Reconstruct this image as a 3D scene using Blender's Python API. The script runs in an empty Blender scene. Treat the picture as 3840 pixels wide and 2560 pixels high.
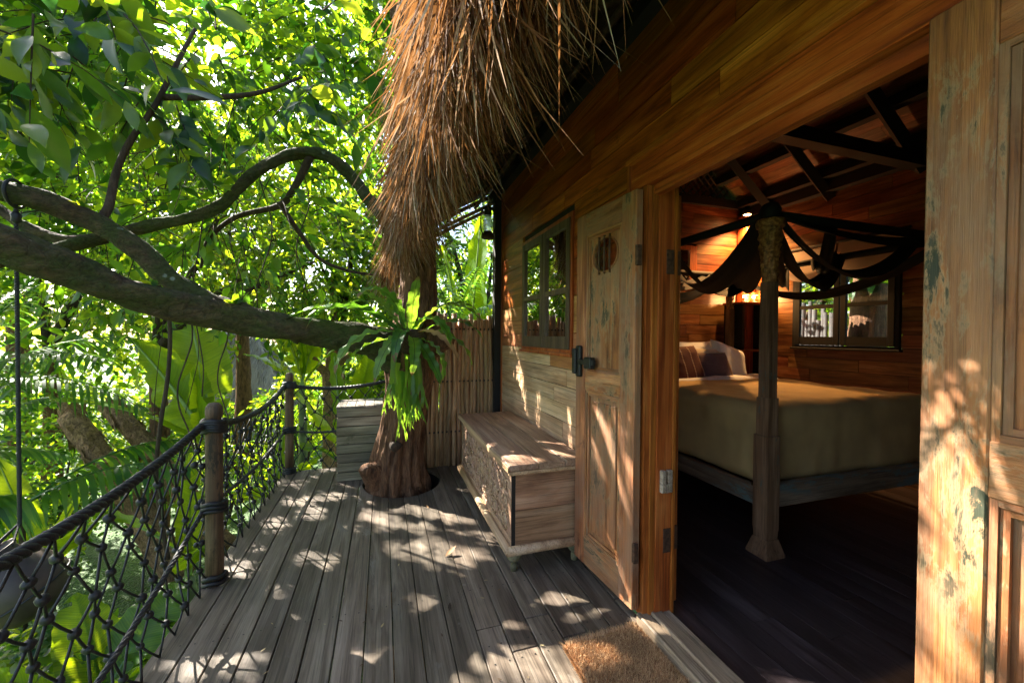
import bpy, bmesh, math, random
import numpy as np
from mathutils import Vector, Matrix, noise
from math import sin, cos, pi, radians, sqrt, atan2

random.seed(7)
rng = np.random.default_rng(11)
SC = bpy.context.scene
COL = SC.collection

# ------------------------------------------------------------------ camera, sky, sun, exposure
CAMZ = 1.30
cam_d = bpy.data.cameras.new('camera'); cam = bpy.data.objects.new('camera', cam_d); COL.objects.link(cam)
yaw, pitch, roll = radians(17.9), radians(-0.86), radians(0.41)
fw = Vector((sin(yaw) * cos(pitch), cos(yaw) * cos(pitch), sin(pitch)))
rt = Vector((cos(yaw), -sin(yaw), 0)); up = rt.cross(fw)
rt, up = cos(roll) * rt + sin(roll) * up, -sin(roll) * rt + cos(roll) * up
cam.matrix_world = Matrix(((rt.x, up.x, -fw.x, 0), (rt.y, up.y, -fw.y, 0), (rt.z, up.z, -fw.z, CAMZ), (0, 0, 0, 1)))
cam_d.sensor_width = 36.0; cam_d.lens = 1500 / 3840 * 36; cam_d.clip_start = 0.02; cam_d.clip_end = 500
SC.camera = cam

SUN = Vector((-0.9, 1.0, 1.0)).normalized()          # towards the sun
sun_el = math.asin(SUN.z); sun_az = atan2(SUN.x, SUN.y)   # from +Y towards +X
W = bpy.data.worlds.new('World'); SC.world = W; W.use_nodes = True
wn = W.node_tree.nodes; wl = W.node_tree.links
sky = wn.new('ShaderNodeTexSky'); sky.sky_type = 'NISHITA'; sky.sun_disc = False
sky.sun_elevation = sun_el; sky.sun_rotation = sun_az; sky.air_density = 1.0; sky.dust_density = 2.0
wn['Background'].inputs['Strength'].default_value = 0.072
wl.new(sky.outputs[0], wn['Background'].inputs['Color'])
sl = bpy.data.lights.new('sun', 'SUN'); sl.energy = 5.0; sl.angle = radians(0.45); sl.color = (1.0, 0.93, 0.82)
so = bpy.data.objects.new('sun', sl); COL.objects.link(so)
so.rotation_euler = SUN.to_track_quat('Z', 'Y').to_euler(); so.location = (-8, 9, 12)
SC.view_settings.view_transform = 'Standard'; SC.view_settings.look = 'None'
SC.view_settings.exposure = 3.0; SC.view_settings.gamma = 1.0
SC.cycles.use_denoising = True
SC.cycles.use_adaptive_sampling = True; SC.cycles.adaptive_threshold = 0.02
SC.cycles.max_bounces = 7; SC.cycles.diffuse_bounces = 4; SC.cycles.transmission_bounces = 4; SC.cycles.transparent_max_bounces = 6
SC.cycles.sample_clamp_indirect = 8.0

# ------------------------------------------------------------------ helpers
def link_obj(name, me, mat=None, parent=None, smooth=False):
    o = bpy.data.objects.new(name, me); COL.objects.link(o)
    if mat is not None and not me.materials: me.materials.append(mat)
    if parent is not None:
        o.parent = parent
        o.matrix_parent_inverse = Matrix.Translation(-Vector(parent.location)) if parent.type == 'EMPTY' else Matrix.Identity(4)
    if smooth: me.polygons.foreach_set('use_smooth', np.ones(len(me.polygons), dtype=bool))
    return o

def thing(name, label, cat, loc=(0, 0, 0), group=None):
    o = bpy.data.objects.new(name, None); COL.objects.link(o); o.location = loc; o.empty_display_size = .1
    o['label'] = label; o['category'] = cat
    if group: o['group'] = group
    return o

def tag(o, label, cat, group=None):
    o['label'] = label; o['category'] = cat
    if group: o['group'] = group
    return o

class MB:
    """collects verts and faces for one mesh"""
    def __init__(s): s.v = []; s.f = []
    def add(s, vs, fs):
        n = len(s.v); s.v.extend([tuple(p) for p in vs]); s.f.extend([tuple(i + n for i in f) for f in fs]); return s
    def box(s, x0, x1, y0, y1, z0, z1, M=None, c=0.0):
        if c <= 0:
            vs = [(x0,y0,z0),(x1,y0,z0),(x1,y1,z0),(x0,y1,z0),(x0,y0,z1),(x1,y0,z1),(x1,y1,z1),(x0,y1,z1)]
            fs = [(0,3,2,1),(4,5,6,7),(0,1,5,4),(1,2,6,5),(2,3,7,6),(3,0,4,7)]
        else:
            bm = bmesh.new(); bmesh.ops.create_cube(bm, size=1)
            for v in bm.verts:
                v.co = Vector(((x0+x1)/2 + v.co.x*(x1-x0), (y0+y1)/2 + v.co.y*(y1-y0), (z0+z1)/2 + v.co.z*(z1-z0)))
            bmesh.ops.bevel(bm, geom=bm.edges[:], offset=c, segments=1, affect='EDGES')
            bm.verts.index_update()
            vs = [v.co.copy() for v in bm.verts]; fs = [[v.index for v in f.verts] for f in bm.faces]; bm.free()
        if M is not None: vs = [M @ Vector(p) for p in vs]
        return s.add(vs, fs)
    def tube(s, path, radii, n=10, cap=True, jit=None):
        P = [Vector(p) for p in path]; m = len(P)
        if not hasattr(radii, '__len__'): radii = [radii] * m
        vs = []; T = []
        for i in range(m):
            t = (P[min(i+1, m-1)] - P[max(i-1, 0)]); T.append(t.normalized() if t.length > 1e-9 else Vector((0,0,1)))
        ref = Vector((0,0,1)) if abs(T[0].z) < .9 else Vector((1,0,0))
        u = T[0].cross(ref).normalized()
        for i in range(m):
            u = (u - T[i] * u.dot(T[i])).normalized(); w = T[i].cross(u)
            for k in range(n):
                a = 2*pi*k/n; r = radii[i]
                if jit: r *= jit(P[i], a, i)
                vs.append(P[i] + (u*cos(a) + w*sin(a)) * r)
        fs = [(i*n+k, i*n+(k+1)%n, (i+1)*n+(k+1)%n, (i+1)*n+k) for i in range(m-1) for k in range(n)]
        if cap: fs += [tuple(reversed(range(n))), tuple((m-1)*n+k for k in range(n))]
        return s.add(vs, fs)
    def lathe(s, prof, c=(0,0,0), n=16):
        vs = [(c[0]+r*cos(2*pi*k/n), c[1]+r*sin(2*pi*k/n), c[2]+z) for r, z in prof for k in range(n)]
        m = len(prof)
        fs = [(i*n+k, i*n+(k+1)%n, (i+1)*n+(k+1)%n, (i+1)*n+k) for i in range(m-1) for k in range(n)]
        fs += [tuple(reversed(range(n))), tuple((m-1)*n+k for k in range(n))]
        return s.add(vs, fs)
    def mesh(s, name):
        me = bpy.data.meshes.new(name); me.from_pydata([tuple(p) for p in s.v], [], s.f); me.validate(); me.update(); return me
    def build(s, name, mat, parent=None, smooth=False):
        return link_obj(name, s.mesh(name), mat, parent, smooth)

def smooth_path(pts, n=8):
    """Catmull-Rom through points (any dimension)"""
    P = np.array(pts, float); P = np.vstack([2*P[0]-P[1], P, 2*P[-1]-P[-2]]); out = []
    for i in range(1, len(P)-2):
        for k in range(n):
            t = k/n
            out.append(.5*((2*P[i]) + (-P[i-1]+P[i+1])*t + (2*P[i-1]-5*P[i]+4*P[i+1]-P[i+2])*t*t + (-P[i-1]+3*P[i]-3*P[i+1]+P[i+2])*t**3))
    out.append(P[-2]); return np.array(out)

def tri_mesh(name, V, F):
    """big triangle mesh from numpy arrays"""
    V = np.asarray(V, np.float32).reshape(-1, 3); F = np.asarray(F, np.int32).reshape(-1, 3)
    me = bpy.data.meshes.new(name); me.vertices.add(len(V)); me.vertices.foreach_set('co', V.ravel())
    me.loops.add(F.size); me.loops.foreach_set('vertex_index', F.ravel())
    me.polygons.add(len(F)); me.polygons.foreach_set('loop_start', np.arange(0, F.size, 3, dtype=np.int32))
    me.update(calc_edges=True); me.validate(); return me

# ------------------------------------------------------------------ materials
class NT:
    def __init__(s, name):
        s.m = bpy.data.materials.new(name); s.m.use_nodes = True; s.t = s.m.node_tree; s.t.nodes.clear()
        s.out = s.t.nodes.new('ShaderNodeOutputMaterial')
    def n(s, typ, ins=None, **kw):
        nd = s.t.nodes.new(typ)
        for k, v in kw.items(): setattr(nd, k, v)
        for k, v in (ins or {}).items():
            if isinstance(v, bpy.types.NodeSocket): s.t.links.new(v, nd.inputs[k])
            else: nd.inputs[k].default_value = v
        return nd
    def ramp(s, fac, stops):
        nd = s.t.nodes.new('ShaderNodeValToRGB'); s.t.links.new(fac, nd.inputs[0]); e = nd.color_ramp.elements
        while len(e) < len(stops): e.new(.5)
        for i, (p, c) in enumerate(stops): e[i].position = p; e[i].color = (*c, 1) if len(c) == 3 else c
        return nd.outputs[0]
    def mix(s, a, b, f, mode='MIX'):
        nd = s.t.nodes.new('ShaderNodeMix'); nd.data_type = 'RGBA'; nd.blend_type = mode
        for sock, v in ((nd.inputs[0], f), (nd.inputs[6], a), (nd.inputs[7], b)):
            if isinstance(v, bpy.types.NodeSocket): s.t.links.new(v, sock)
            else: sock.default_value = (*v, 1) if hasattr(v, '__len__') and len(v) == 3 else v
        return nd.outputs[2]
    def math(s, op, a, b=0.0):
        nd = s.t.nodes.new('ShaderNodeMath'); nd.operation = op
        for i, v in enumerate((a, b)):
            if isinstance(v, bpy.types.NodeSocket): s.t.links.new(v, nd.inputs[i])
            else: nd.inputs[i].default_value = v
        return nd.outputs[0]
    def done(s, surf): s.t.links.new(surf, s.out.inputs[0]); return s.m

def plain(name, col, rough=.6, metal=0.0, var=.15, scale=8, bump=.15, spec=.5):
    t = NT(name); g = t.n('ShaderNodeNewGeometry')
    nz = t.n('ShaderNodeTexNoise', {'Vector': g.outputs['Position'], 'Scale': scale, 'Detail': 6})
    c = t.ramp(nz.outputs[0], [(.3, tuple(x*(1-var) for x in col)), (.7, tuple(min(1, x*(1+var)) for x in col))])
    b = t.n('ShaderNodeBump', {'Strength': bump, 'Distance': .004, 'Height': nz.outputs[0]})
    p = t.n('ShaderNodeBsdfPrincipled', {'Base Color': c, 'Roughness': rough, 'Metallic': metal, 'Normal': b.outputs[0], 'Specular IOR Level': spec})
    return t.done(p.outputs[0])

def wood(name, c1, c2, c3, axis='Y', rough=.5, bump=.35, var=.3, hue=.02, grain=1.0, flakes=None, fl_amt=.62, stain=None, st_amt=.55, spec=.4, paint=None, pt_amt=.6, edge=None, grey=None):
    t = NT(name); g = t.n('ShaderNodeNewGeometry'); oi = t.n('ShaderNodeObjectInfo')
    rnd = oi.outputs['Random']
    off = t.n('ShaderNodeCombineXYZ', {'X': t.math('MULTIPLY', rnd, 37.), 'Y': t.math('MULTIPLY', rnd, 91.), 'Z': t.math('MULTIPLY', rnd, 53.)})
    pos = t.n('ShaderNodeVectorMath', {0: g.outputs['Position'], 1: off.outputs[0]}, operation='ADD').outputs[0]
    ax = 'XYZ'.index(axis)
    def sc(along, across):
        v = [across*grain]*3; v[ax] = along*grain
        return t.n('ShaderNodeMapping', {'Vector': pos, 'Scale': v}).outputs[0]
    n1 = t.n('ShaderNodeTexNoise', {'Vector': sc(1.1, 13), 'Scale': 1.0, 'Detail': 7, 'Roughness': .6, 'Distortion': 1.4})
    n2 = t.n('ShaderNodeTexNoise', {'Vector': sc(2.2, 120), 'Scale': 1.0, 'Detail': 5, 'Roughness': .75})
    n3 = t.n('ShaderNodeTexNoise', {'Vector': pos, 'Scale': 2.3, 'Detail': 5, 'Roughness': .65})
    c = t.ramp(n1.outputs[0], [(.30, c1), (.5, c2), (.72, c3)])
    fine = t.ramp(n2.outputs[0], [(.36, (.38,)*3), (.50, (.98,)*3), (.66, (1.15,)*3)])
    c = t.mix(c, fine, .8, 'MULTIPLY')
    blot = t.ramp(n3.outputs[0], [(.32, (.68,)*3), (.66, (1.12,)*3)])
    c = t.mix(c, blot, .7, 'MULTIPLY')
    if stain:
        n4 = t.n('ShaderNodeTexNoise', {'Vector': sc(2.2, 5), 'Scale': 1.0, 'Detail': 8, 'Roughness': .75, 'Distortion': .6})
        f = t.ramp(n4.outputs[0], [(st_amt, (0,)*3), (st_amt+.08, (1,)*3)])
        c = t.mix(c, stain, f)
    if flakes:
        n5 = t.n('ShaderNodeTexNoise', {'Vector': sc(5.5, 19), 'Scale': 1.0, 'Detail': 10, 'Roughness': .75, 'Distortion': .3})
        n6 = t.n('ShaderNodeTexNoise', {'Vector': sc(1.2, 2.6), 'Scale': 1.0, 'Detail': 3})
        f = t.math('MULTIPLY', t.ramp(n5.outputs[0], [(fl_amt-.08, (0,)*3), (fl_amt-.03, (1,)*3)]), t.ramp(n6.outputs[0], [(.5, (0,)*3), (.58, (1,)*3)]))
        if edge:
            fe = t.math('MULTIPLY', t.ramp(n5.outputs[0], [(fl_amt-.13, (0,)*3), (fl_amt-.08, (1,)*3)]), t.ramp(n6.outputs[0], [(.47, (0,)*3), (.55, (1,)*3)]))
            c = t.mix(c, edge, t.math('MULTIPLY', fe, .4))
        c = t.mix(c, flakes, f)
    if grey:
        n8 = t.n('ShaderNodeTexNoise', {'Vector': sc(1.6, 4), 'Scale': 1.0, 'Detail': 7, 'Roughness': .7, 'Distortion': .8})
        c = t.mix(c, grey, t.ramp(n8.outputs[0], [(.45, (0,)*3), (.62, (.8,)*3)]))
    if paint:
        n7 = t.n('ShaderNodeTexNoise', {'Vector': sc(9, 30), 'Scale': 1.0, 'Detail': 9, 'Roughness': .8})
        f = t.ramp(n7.outputs[0], [(pt_amt, (0,)*3), (pt_amt+.04, (1,)*3)])
        c = t.mix(c, paint, f)
    v = t.math('ADD', 1-var*.5, t.math('MULTIPLY', t.math('FRACT', t.math('MULTIPLY', rnd, 7.31)), var))
    h = t.math('ADD', .5-hue*.5, t.math('MULTIPLY', t.math('FRACT', t.math('MULTIPLY', rnd, 13.7)), hue))
    c = t.n('ShaderNodeHueSaturation', {'Hue': h, 'Value': v, 'Color': c}).outputs[0]
    hgt = t.math('ADD', n2.outputs[0], t.math('MULTIPLY', n1.outputs[0], .6))
    b = t.n('ShaderNodeBump', {'Strength': bump, 'Distance': .003, 'Height': hgt})
    r = t.math('ADD', rough-.12, t.math('MULTIPLY', n3.outputs[0], .24))
    p = t.n('ShaderNodeBsdfPrincipled', {'Base Color': c, 'Roughness': r, 'Normal': b.outputs[0], 'Specular IOR Level': spec})
    return t.done(p.outputs[0])

def leafmat(name, cols, tcols, trans=.5, rough=.38, island=True, spec=.5, stripe=None, bump=0):
    t = NT(name); g = t.n('ShaderNodeNewGeometry'); oi = t.n('ShaderNodeObjectInfo')
    r = g.outputs['Random Per Island'] if island else oi.outputs['Random']
    k = len(cols)
    c = t.ramp(r, [((i+.5)/k, x) for i, x in enumerate(cols)])
    tc = t.ramp(r, [((i+.5)/len(tcols), x) for i, x in enumerate(tcols)])
    nz = t.n('ShaderNodeTexNoise', {'Vector': g.outputs['Position'], 'Scale': 6., 'Detail': 4})
    sh = t.ramp(nz.outputs[0], [(.3, (.8,)*3), (.7, (1.15,)*3)])
    c = t.mix(c, sh, .8, 'MULTIPLY'); tc = t.mix(tc, sh, .8, 'MULTIPLY')
    ins = {'Base Color': c, 'Roughness': rough, 'Specular IOR Level': spec}
    p = t.n('ShaderNodeBsdfPrincipled', ins)
    tr = t.n('ShaderNodeBsdfTranslucent', {'Color': tc})
    mx = t.n('ShaderNodeMixShader', {0: trans, 1: p.outputs[0], 2: tr.outputs[0]})
    return t.done(mx.outputs[0])

def barkmat(name, c1, c2, moss=None, moss_amt=.5, scale=1.0, axis_scale=(7, 7, 2.2), bump=1.0):
    t = NT(name); g = t.n('ShaderNodeNewGeometry')
    mp = t.n('ShaderNodeMapping', {'Vector': g.outputs['Position'], 'Scale': tuple(a*scale for a in axis_scale)})
    n1 = t.n('ShaderNodeTexNoise', {'Vector': mp.outputs[0], 'Scale': 1.6, 'Detail': 9, 'Roughness': .7, 'Distortion': .7})
    vo = t.n('ShaderNodeTexVoronoi', {'Vector': mp.outputs[0], 'Scale': 2.6}, feature='DISTANCE_TO_EDGE')
    n2 = t.n('ShaderNodeTexNoise', {'Vector': g.outputs['Position'], 'Scale': 3.2, 'Detail': 7, 'Roughness': .7})
    c = t.ramp(n1.outputs[0], [(.3, c1), (.68, c2)])
    cr = t.ramp(vo.outputs[0], [(.0, (.5,)*3), (.07, (1,)*3)])
    c = t.mix(c, cr, .3, 'MULTIPLY')
    if moss:
        f = t.ramp(n2.outputs[0], [(moss_amt-.1, (0,)*3), (moss_amt+.1, (.85,)*3)])
        c = t.mix(c, moss, f)
        vs = t.n('ShaderNodeTexVoronoi', {'Vector': g.outputs['Position'], 'Scale': 9.}, feature='F1')
        sp = t.ramp(vs.outputs['Distance'], [(.10, (1,)*3), (.16, (0,)*3)])
        spn = t.math('MULTIPLY', sp, t.ramp(n2.outputs[0], [(.55, (0,)*3), (.6, (.7,)*3)]))
        c = t.mix(c, (.30, .36, .28), spn)
    h = t.math('ADD', n1.outputs[0], t.math('MULTIPLY', t.math('MINIMUM', vo.outputs[0], .10), 1.5))
    n9 = t.n('ShaderNodeTexNoise', {'Vector': t.n('ShaderNodeMapping', {'Vector': mp.outputs[0], 'Scale': (6, 6, 3)}).outputs[0], 'Scale': 1., 'Detail': 8, 'Roughness': .75})
    h = t.math('ADD', h, t.math('MULTIPLY', n9.outputs[0], .45)); c = t.mix(c, t.ramp(n9.outputs[0], [(.36, (.45,)*3), (.62, (1.25,)*3)]), .75, 'MULTIPLY')
    b = t.n('ShaderNodeBump', {'Strength': bump, 'Distance': .045, 'Height': h})
    p = t.n('ShaderNodeBsdfPrincipled', {'Base Color': c, 'Roughness': .85, 'Normal': b.outputs[0], 'Specular IOR Level': .25})
    return t.done(p.outputs[0])

def emis(name, col, s):
    t = NT(name); e = t.n('ShaderNodeEmission', {'Color': (*col, 1), 'Strength': s}); return t.done(e.outputs[0])

def glassmat(name, tint=(1, 1, 1), rough=0.0):
    t = NT(name)
    gl = t.n('ShaderNodeBsdfGlossy', {'Color': (1, 1, 1, 1), 'Roughness': rough})
    tr = t.n('ShaderNodeBsdfTransparent', {'Color': (*tint, 1)})
    fr = t.n('ShaderNodeFresnel', {'IOR': 1.5})
    f = t.math('ADD', t.math('MULTIPLY', fr.outputs[0], 3.0), .11)
    mx = t.n('ShaderNodeMixShader', {0: f, 1: tr.outputs[0], 2: gl.outputs[0]})
    return t.done(mx.outputs[0])

M = {}
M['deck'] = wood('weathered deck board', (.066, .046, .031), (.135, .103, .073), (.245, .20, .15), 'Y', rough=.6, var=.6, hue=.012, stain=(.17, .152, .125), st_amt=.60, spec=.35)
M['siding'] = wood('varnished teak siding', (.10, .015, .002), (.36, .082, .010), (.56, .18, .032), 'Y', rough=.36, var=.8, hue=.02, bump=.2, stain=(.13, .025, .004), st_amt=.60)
M['siding_pale'] = wood('bleached teak siding with painted sunlight', (.42, .225, .115), (.60, .375, .21), (.70, .50, .33), 'Y', rough=.55, var=.3, hue=.02, bump=.25, stain=(.40, .19, .075), st_amt=.60)  # low rows: sun bleaching, with bounced sunlight also put into the colour
M['siding_mid'] = wood('faded teak siding with some painted sunlight', (.22, .075, .022), (.37, .155, .05), (.48, .25, .10), 'Y', rough=.5, var=.45, hue=.03, bump=.22, stain=(.20, .07, .018), st_amt=.62)  # in-between rows: less bleaching and less painted-in sunlight
M['siding_x'] = wood('varnished teak siding across', (.075, .022, .007), (.22, .076, .023), (.38, .17, .065), 'X', rough=.45, var=.95, hue=.03, bump=.2)
M['siding_in'] = wood('dark teak siding inside', (.075, .022, .007), (.22, .076, .023), (.38, .17, .065), 'Y', rough=.42, var=.95, hue=.03, bump=.2)
M['ceil'] = wood('ceiling boards', (.09, .028, .009), (.19, .07, .023), (.30, .13, .047), 'Y', rough=.55, var=.4)
M['beam'] = plain('dark stained beam', (.006, .0045, .0035), .75, var=.3)
M['frame'] = wood('teak frame', (.17, .030, .005), (.38, .088, .015), (.52, .18, .045), 'Z', rough=.45, var=.2, stain=(.17, .05, .012), st_amt=.66)
M['frame_y'] = wood('teak frame lengthwise', (.17, .028, .005), (.40, .085, .012), (.55, .18, .038), 'Y', rough=.42, var=.25, stain=(.17, .05, .012), st_amt=.64)
M['door'] = wood('old teak door stile', (.11, .030, .008), (.32, .112, .034), (.50, .235, .10), 'Z', rough=.56, bump=.8, var=.2, hue=.01, flakes=(.026, .030, .015), fl_amt=.62, edge=(.33, .27, .16), grey=(.23, .125, .07), stain=(.11, .034, .010), st_amt=.58, paint=(.46, .37, .24), pt_amt=.70)
M['door_h'] = wood('old teak door rail', (.11, .030, .008), (.32, .112, .034), (.50, .235, .10), 'Y', rough=.56, bump=.8, var=.2, hue=.01, flakes=(.026, .030, .015), fl_amt=.62, edge=(.33, .27, .16), grey=(.23, .125, .07), stain=(.11, .034, .010), st_amt=.58, paint=(.46, .37, .24), pt_amt=.70)
M['thresh'] = wood('worn threshold', (.17, .115, .075), (.30, .215, .145), (.45, .35, .25), 'Y', rough=.65, var=.1, stain=(.12, .09, .065), st_amt=.64)
M['chest'] = wood('old chest wood', (.20, .105, .055), (.34, .205, .12), (.47, .325, .215), 'Y', rough=.6, var=.25, stain=(.11, .06, .034), st_amt=.68)
M['chest_x'] = wood('old chest end wood', (.17, .082, .038), (.33, .175, .085), (.45, .275, .155), 'X', rough=.62, var=.2, bump=.8, stain=(.09, .045, .025), st_amt=.68)
M['chest_lt'] = wood('rubbed chest moulding', (.32, .18, .10), (.46, .28, .155), (.58, .40, .25), 'Y', rough=.5, var=.1, stain=(.14, .075, .04), st_amt=.68)
M['chest_foot'] = wood('green worn foot', (.10, .09, .05), (.17, .155, .085), (.25, .22, .13), 'Z', rough=.5, var=.1)
M['crate'] = wood('mossy planks', (.11, .088, .052), (.21, .175, .105), (.34, .295, .20), 'X', rough=.75, var=.6, hue=.04, stain=(.075, .08, .035), st_amt=.6, bump=.22)
M['crate_y'] = wood('grey bleached planks', (.12, .10, .075), (.22, .185, .145), (.34, .30, .25), 'Y', rough=.7, var=.25)
M['stick'] = wood('bare stick', (.28, .135, .058), (.46, .265, .13), (.60, .41, .24), 'Z', rough=.6, var=.45, hue=.02, stain=(.12, .05, .022), st_amt=.66)
M['stick_g'] = wood('grey weathered stick', (.04, .034, .028), (.075, .066, .058), (.12, .108, .095), 'Z', rough=.7, var=.3)
M['pole'] = wood('railing pole', (.05, .026, .013), (.12, .072, .036), (.22, .15, .085), 'Z', rough=.7, var=.15, stain=(.04, .03, .016), st_amt=.56, bump=1.0, flakes=(.028, .022, .014), fl_amt=.60)
M['bamboo'] = wood('bamboo rafter', (.20, .10, .04), (.33, .19, .085), (.45, .29, .15), 'X', rough=.5, var=.3)
M['bedwood'] = wood('old painted bed wood', (.13, .062, .03), (.24, .13, .068), (.36, .22, .13), 'Z', rough=.6, var=.15, flakes=(.12, .13, .10), fl_amt=.66, stain=(.06, .032, .018), st_amt=.62)
M['bedrail'] = wood('old painted bed rail', (.10, .065, .042), (.20, .135, .09), (.32, .235, .165), 'X', rough=.6, var=.15, flakes=(.12, .17, .16), fl_amt=.58)
M['bedrail_y'] = wood('old painted bed rail lengthwise', (.10, .065, .042), (.20, .135, .09), (.32, .235, .165), 'Y', rough=.6, var=.15, flakes=(.12, .17, .16), fl_amt=.6)
M['infloor'] = wood('dark polished floor', (.022, .014, .014), (.045, .032, .034), (.085, .065, .07), 'Y', rough=.40, var=.7, spec=.5)
M['iron'] = plain('blackened iron', (.012, .011, .010), .5, .3, bump=.3, scale=40)
M['rust'] = plain('rusty hinge', (.075, .035, .018), .7, .3, var=.5, scale=60, bump=.5)
M['rope'] = plain('black rope', (.008, .008, .008), .55, var=.5, scale=120, bump=.5)
M['rope_g'] = plain('grey twisted rope', (.03, .029, .027), .6, var=.5, scale=120, bump=.5)
M['bark'] = barkmat('trunk bark', (.045, .019, .009), (.32, .16, .08), axis_scale=(11, 11, 2.6), bump=1.0)
M['bark_m'] = barkmat('mossy branch bark', (.028, .016, .009), (.16, .10, .055), moss=(.052, .072, .014), moss_amt=.46, axis_scale=(5, 9, 11), bump=1.0)
M['bark_d'] = barkmat('dark twig bark', (.03, .02, .013), (.085, .055, .035), bump=.5)
M['bark_b'] = barkmat('pale shredded bark', (.05, .026, .013), (.62, .37, .19), axis_scale=(16, 16, 9), bump=1.0)
G1 = [(.007, .032, .009), (.012, .050, .010), (.022, .078, .012), (.038, .098, .014), (.018, .062, .014), (.012, .052, .020), (.03, .088, .012)]
T1 = [(.06, .18, .006), (.18, .38, .010), (.36, .58, .012), (.60, .74, .016), (.28, .50, .012), (.12, .32, .02), (.44, .64, .014)]
M['leaf'] = leafmat('broad leaf', G1, T1, .56)
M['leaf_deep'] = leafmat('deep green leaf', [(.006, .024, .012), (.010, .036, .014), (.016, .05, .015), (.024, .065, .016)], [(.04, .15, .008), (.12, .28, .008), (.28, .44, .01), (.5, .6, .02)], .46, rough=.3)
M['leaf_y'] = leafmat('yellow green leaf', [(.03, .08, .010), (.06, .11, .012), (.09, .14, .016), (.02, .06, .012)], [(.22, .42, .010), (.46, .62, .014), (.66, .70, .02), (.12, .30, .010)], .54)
M['leaf_far'] = leafmat('far leaf', [(.015, .05, .014), (.03, .075, .016), (.05, .10, .02)], [(.12, .28, .015), (.3, .46, .02), (.5, .58, .03)], .5)
t = NT('banana leaf'); oi = t.n('ShaderNodeObjectInfo'); g = t.n('ShaderNodeNewGeometry'); uvn = t.n('ShaderNodeUVMap', uv_map='blade'); sx = t.n('ShaderNodeSeparateXYZ', {0: uvn.outputs[0]})
q = t.math('SUBTRACT', sx.outputs[0], t.math('MULTIPLY', sx.outputs[1], .45)); w1 = t.math('SINE', t.math('MULTIPLY', q, 380.)); nv = t.n('ShaderNodeTexNoise', {'Vector': t.n('ShaderNodeCombineXYZ', {'X': t.math('MULTIPLY', q, 40.), 'Y': sx.outputs[1]}).outputs[0], 'Scale': 1., 'Detail': 4})
n2 = t.n('ShaderNodeTexNoise', {'Vector': g.outputs['Position'], 'Scale': 5., 'Detail': 6})
m_ = t.math('ADD', t.math('MULTIPLY', nv.outputs[0], .9), t.math('MULTIPLY', w1, .07))
c1 = t.ramp(m_, [(.25, (.022, .075, .010)), (.6, (.05, .14, .016))]); c2 = t.ramp(m_, [(.25, (.34, .52, .006)), (.6, (.60, .72, .010))])
sh = t.ramp(n2.outputs[0], [(.3, (.75,)*3), (.7, (1.15,)*3)]); c1 = t.mix(c1, sh, .9, 'MULTIPLY'); c2 = t.mix(c2, sh, .9, 'MULTIPLY')
bp = t.n('ShaderNodeBump', {'Strength': .5, 'Distance': .006, 'Height': m_})
M['banana'] = t.done(t.n('ShaderNodeMixShader', {0: .58, 1: t.n('ShaderNodeBsdfPrincipled', {'Base Color': c1, 'Roughness': .38, 'Normal': bp.outputs[0]}).outputs[0], 2: t.n('ShaderNodeBsdfTranslucent', {'Color': c2, 'Normal': bp.outputs[0]}).outputs[0]}).outputs[0])
M['banana_rib'] = plain('banana midrib', (.22, .32, .08), .4)
M['bstem'] = plain('banana stem', (.13, .16, .06), .6, var=.5, scale=6)
M['palm'] = leafmat('palm leaflet', [(.012, .045, .014), (.02, .07, .02), (.035, .1, .022)], [(.12, .32, .02), (.2, .45, .03), (.34, .56, .04)], .42, rough=.32)
t = NT('fern frond'); oi = t.n('ShaderNodeObjectInfo'); g = t.n('ShaderNodeNewGeometry'); sx = t.n('ShaderNodeSeparateXYZ', {0: t.n('ShaderNodeUVMap', uv_map='blade').outputs[0]})
nz = t.n('ShaderNodeTexNoise', {'Vector': g.outputs['Position'], 'Scale': 14., 'Detail': 6}); vein = t.math('SINE', t.math('MULTIPLY', t.math('ADD', sx.outputs[0], t.math('MULTIPLY', sx.outputs[1], -.02)), 420.))
c1 = t.ramp(oi.outputs['Random'], [(.1, (.03, .105, .018)), (.5, (.06, .165, .028)), (.9, (.11, .23, .045))]); c2 = t.ramp(oi.outputs['Random'], [(.1, (.16, .38, .02)), (.5, (.30, .54, .03)), (.9, (.45, .62, .04))])
sh = t.ramp(t.math('ADD', nz.outputs[0], t.math('MULTIPLY', vein, .06)), [(.3, (.65,)*3), (.7, (1.2,)*3)]); rib = t.ramp(sx.outputs[1], [(.03, (.25, .18, .10)), (.10, (1, 1, 1))])
tip = t.ramp(t.math('ADD', sx.outputs[0], t.math('MULTIPLY', nz.outputs[0], .25)), [(1.0, (0,)*3), (1.0, (0,)*3)])
c1 = t.mix(t.mix(c1, sh, .9, 'MULTIPLY'), rib, .8, 'MULTIPLY'); c2 = t.mix(t.mix(c2, sh, .9, 'MULTIPLY'), rib, .8, 'MULTIPLY')
br = t.math('MULTIPLY', t.math('GREATER_THAN', t.math('ADD', sx.outputs[0], t.math('MULTIPLY', t.math('SUBTRACT', nz.outputs[0], .5), .3)), .93), .85)
c1 = t.mix(c1, (.20, .11, .04), br); c2 = t.mix(c2, (.30, .17, .06), br)
bp = t.n('ShaderNodeBump', {'Strength': .4, 'Distance': .004, 'Height': t.math('ADD', nz.outputs[0], t.math('MULTIPLY', vein, .3))})
M['fern'] = t.done(t.n('ShaderNodeMixShader', {0: .42, 1: t.n('ShaderNodeBsdfPrincipled', {'Base Color': c1, 'Roughness': .4, 'Normal': bp.outputs[0]}).outputs[0], 2: t.n('ShaderNodeBsdfTranslucent', {'Color': c2}).outputs[0]}).outputs[0])
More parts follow.
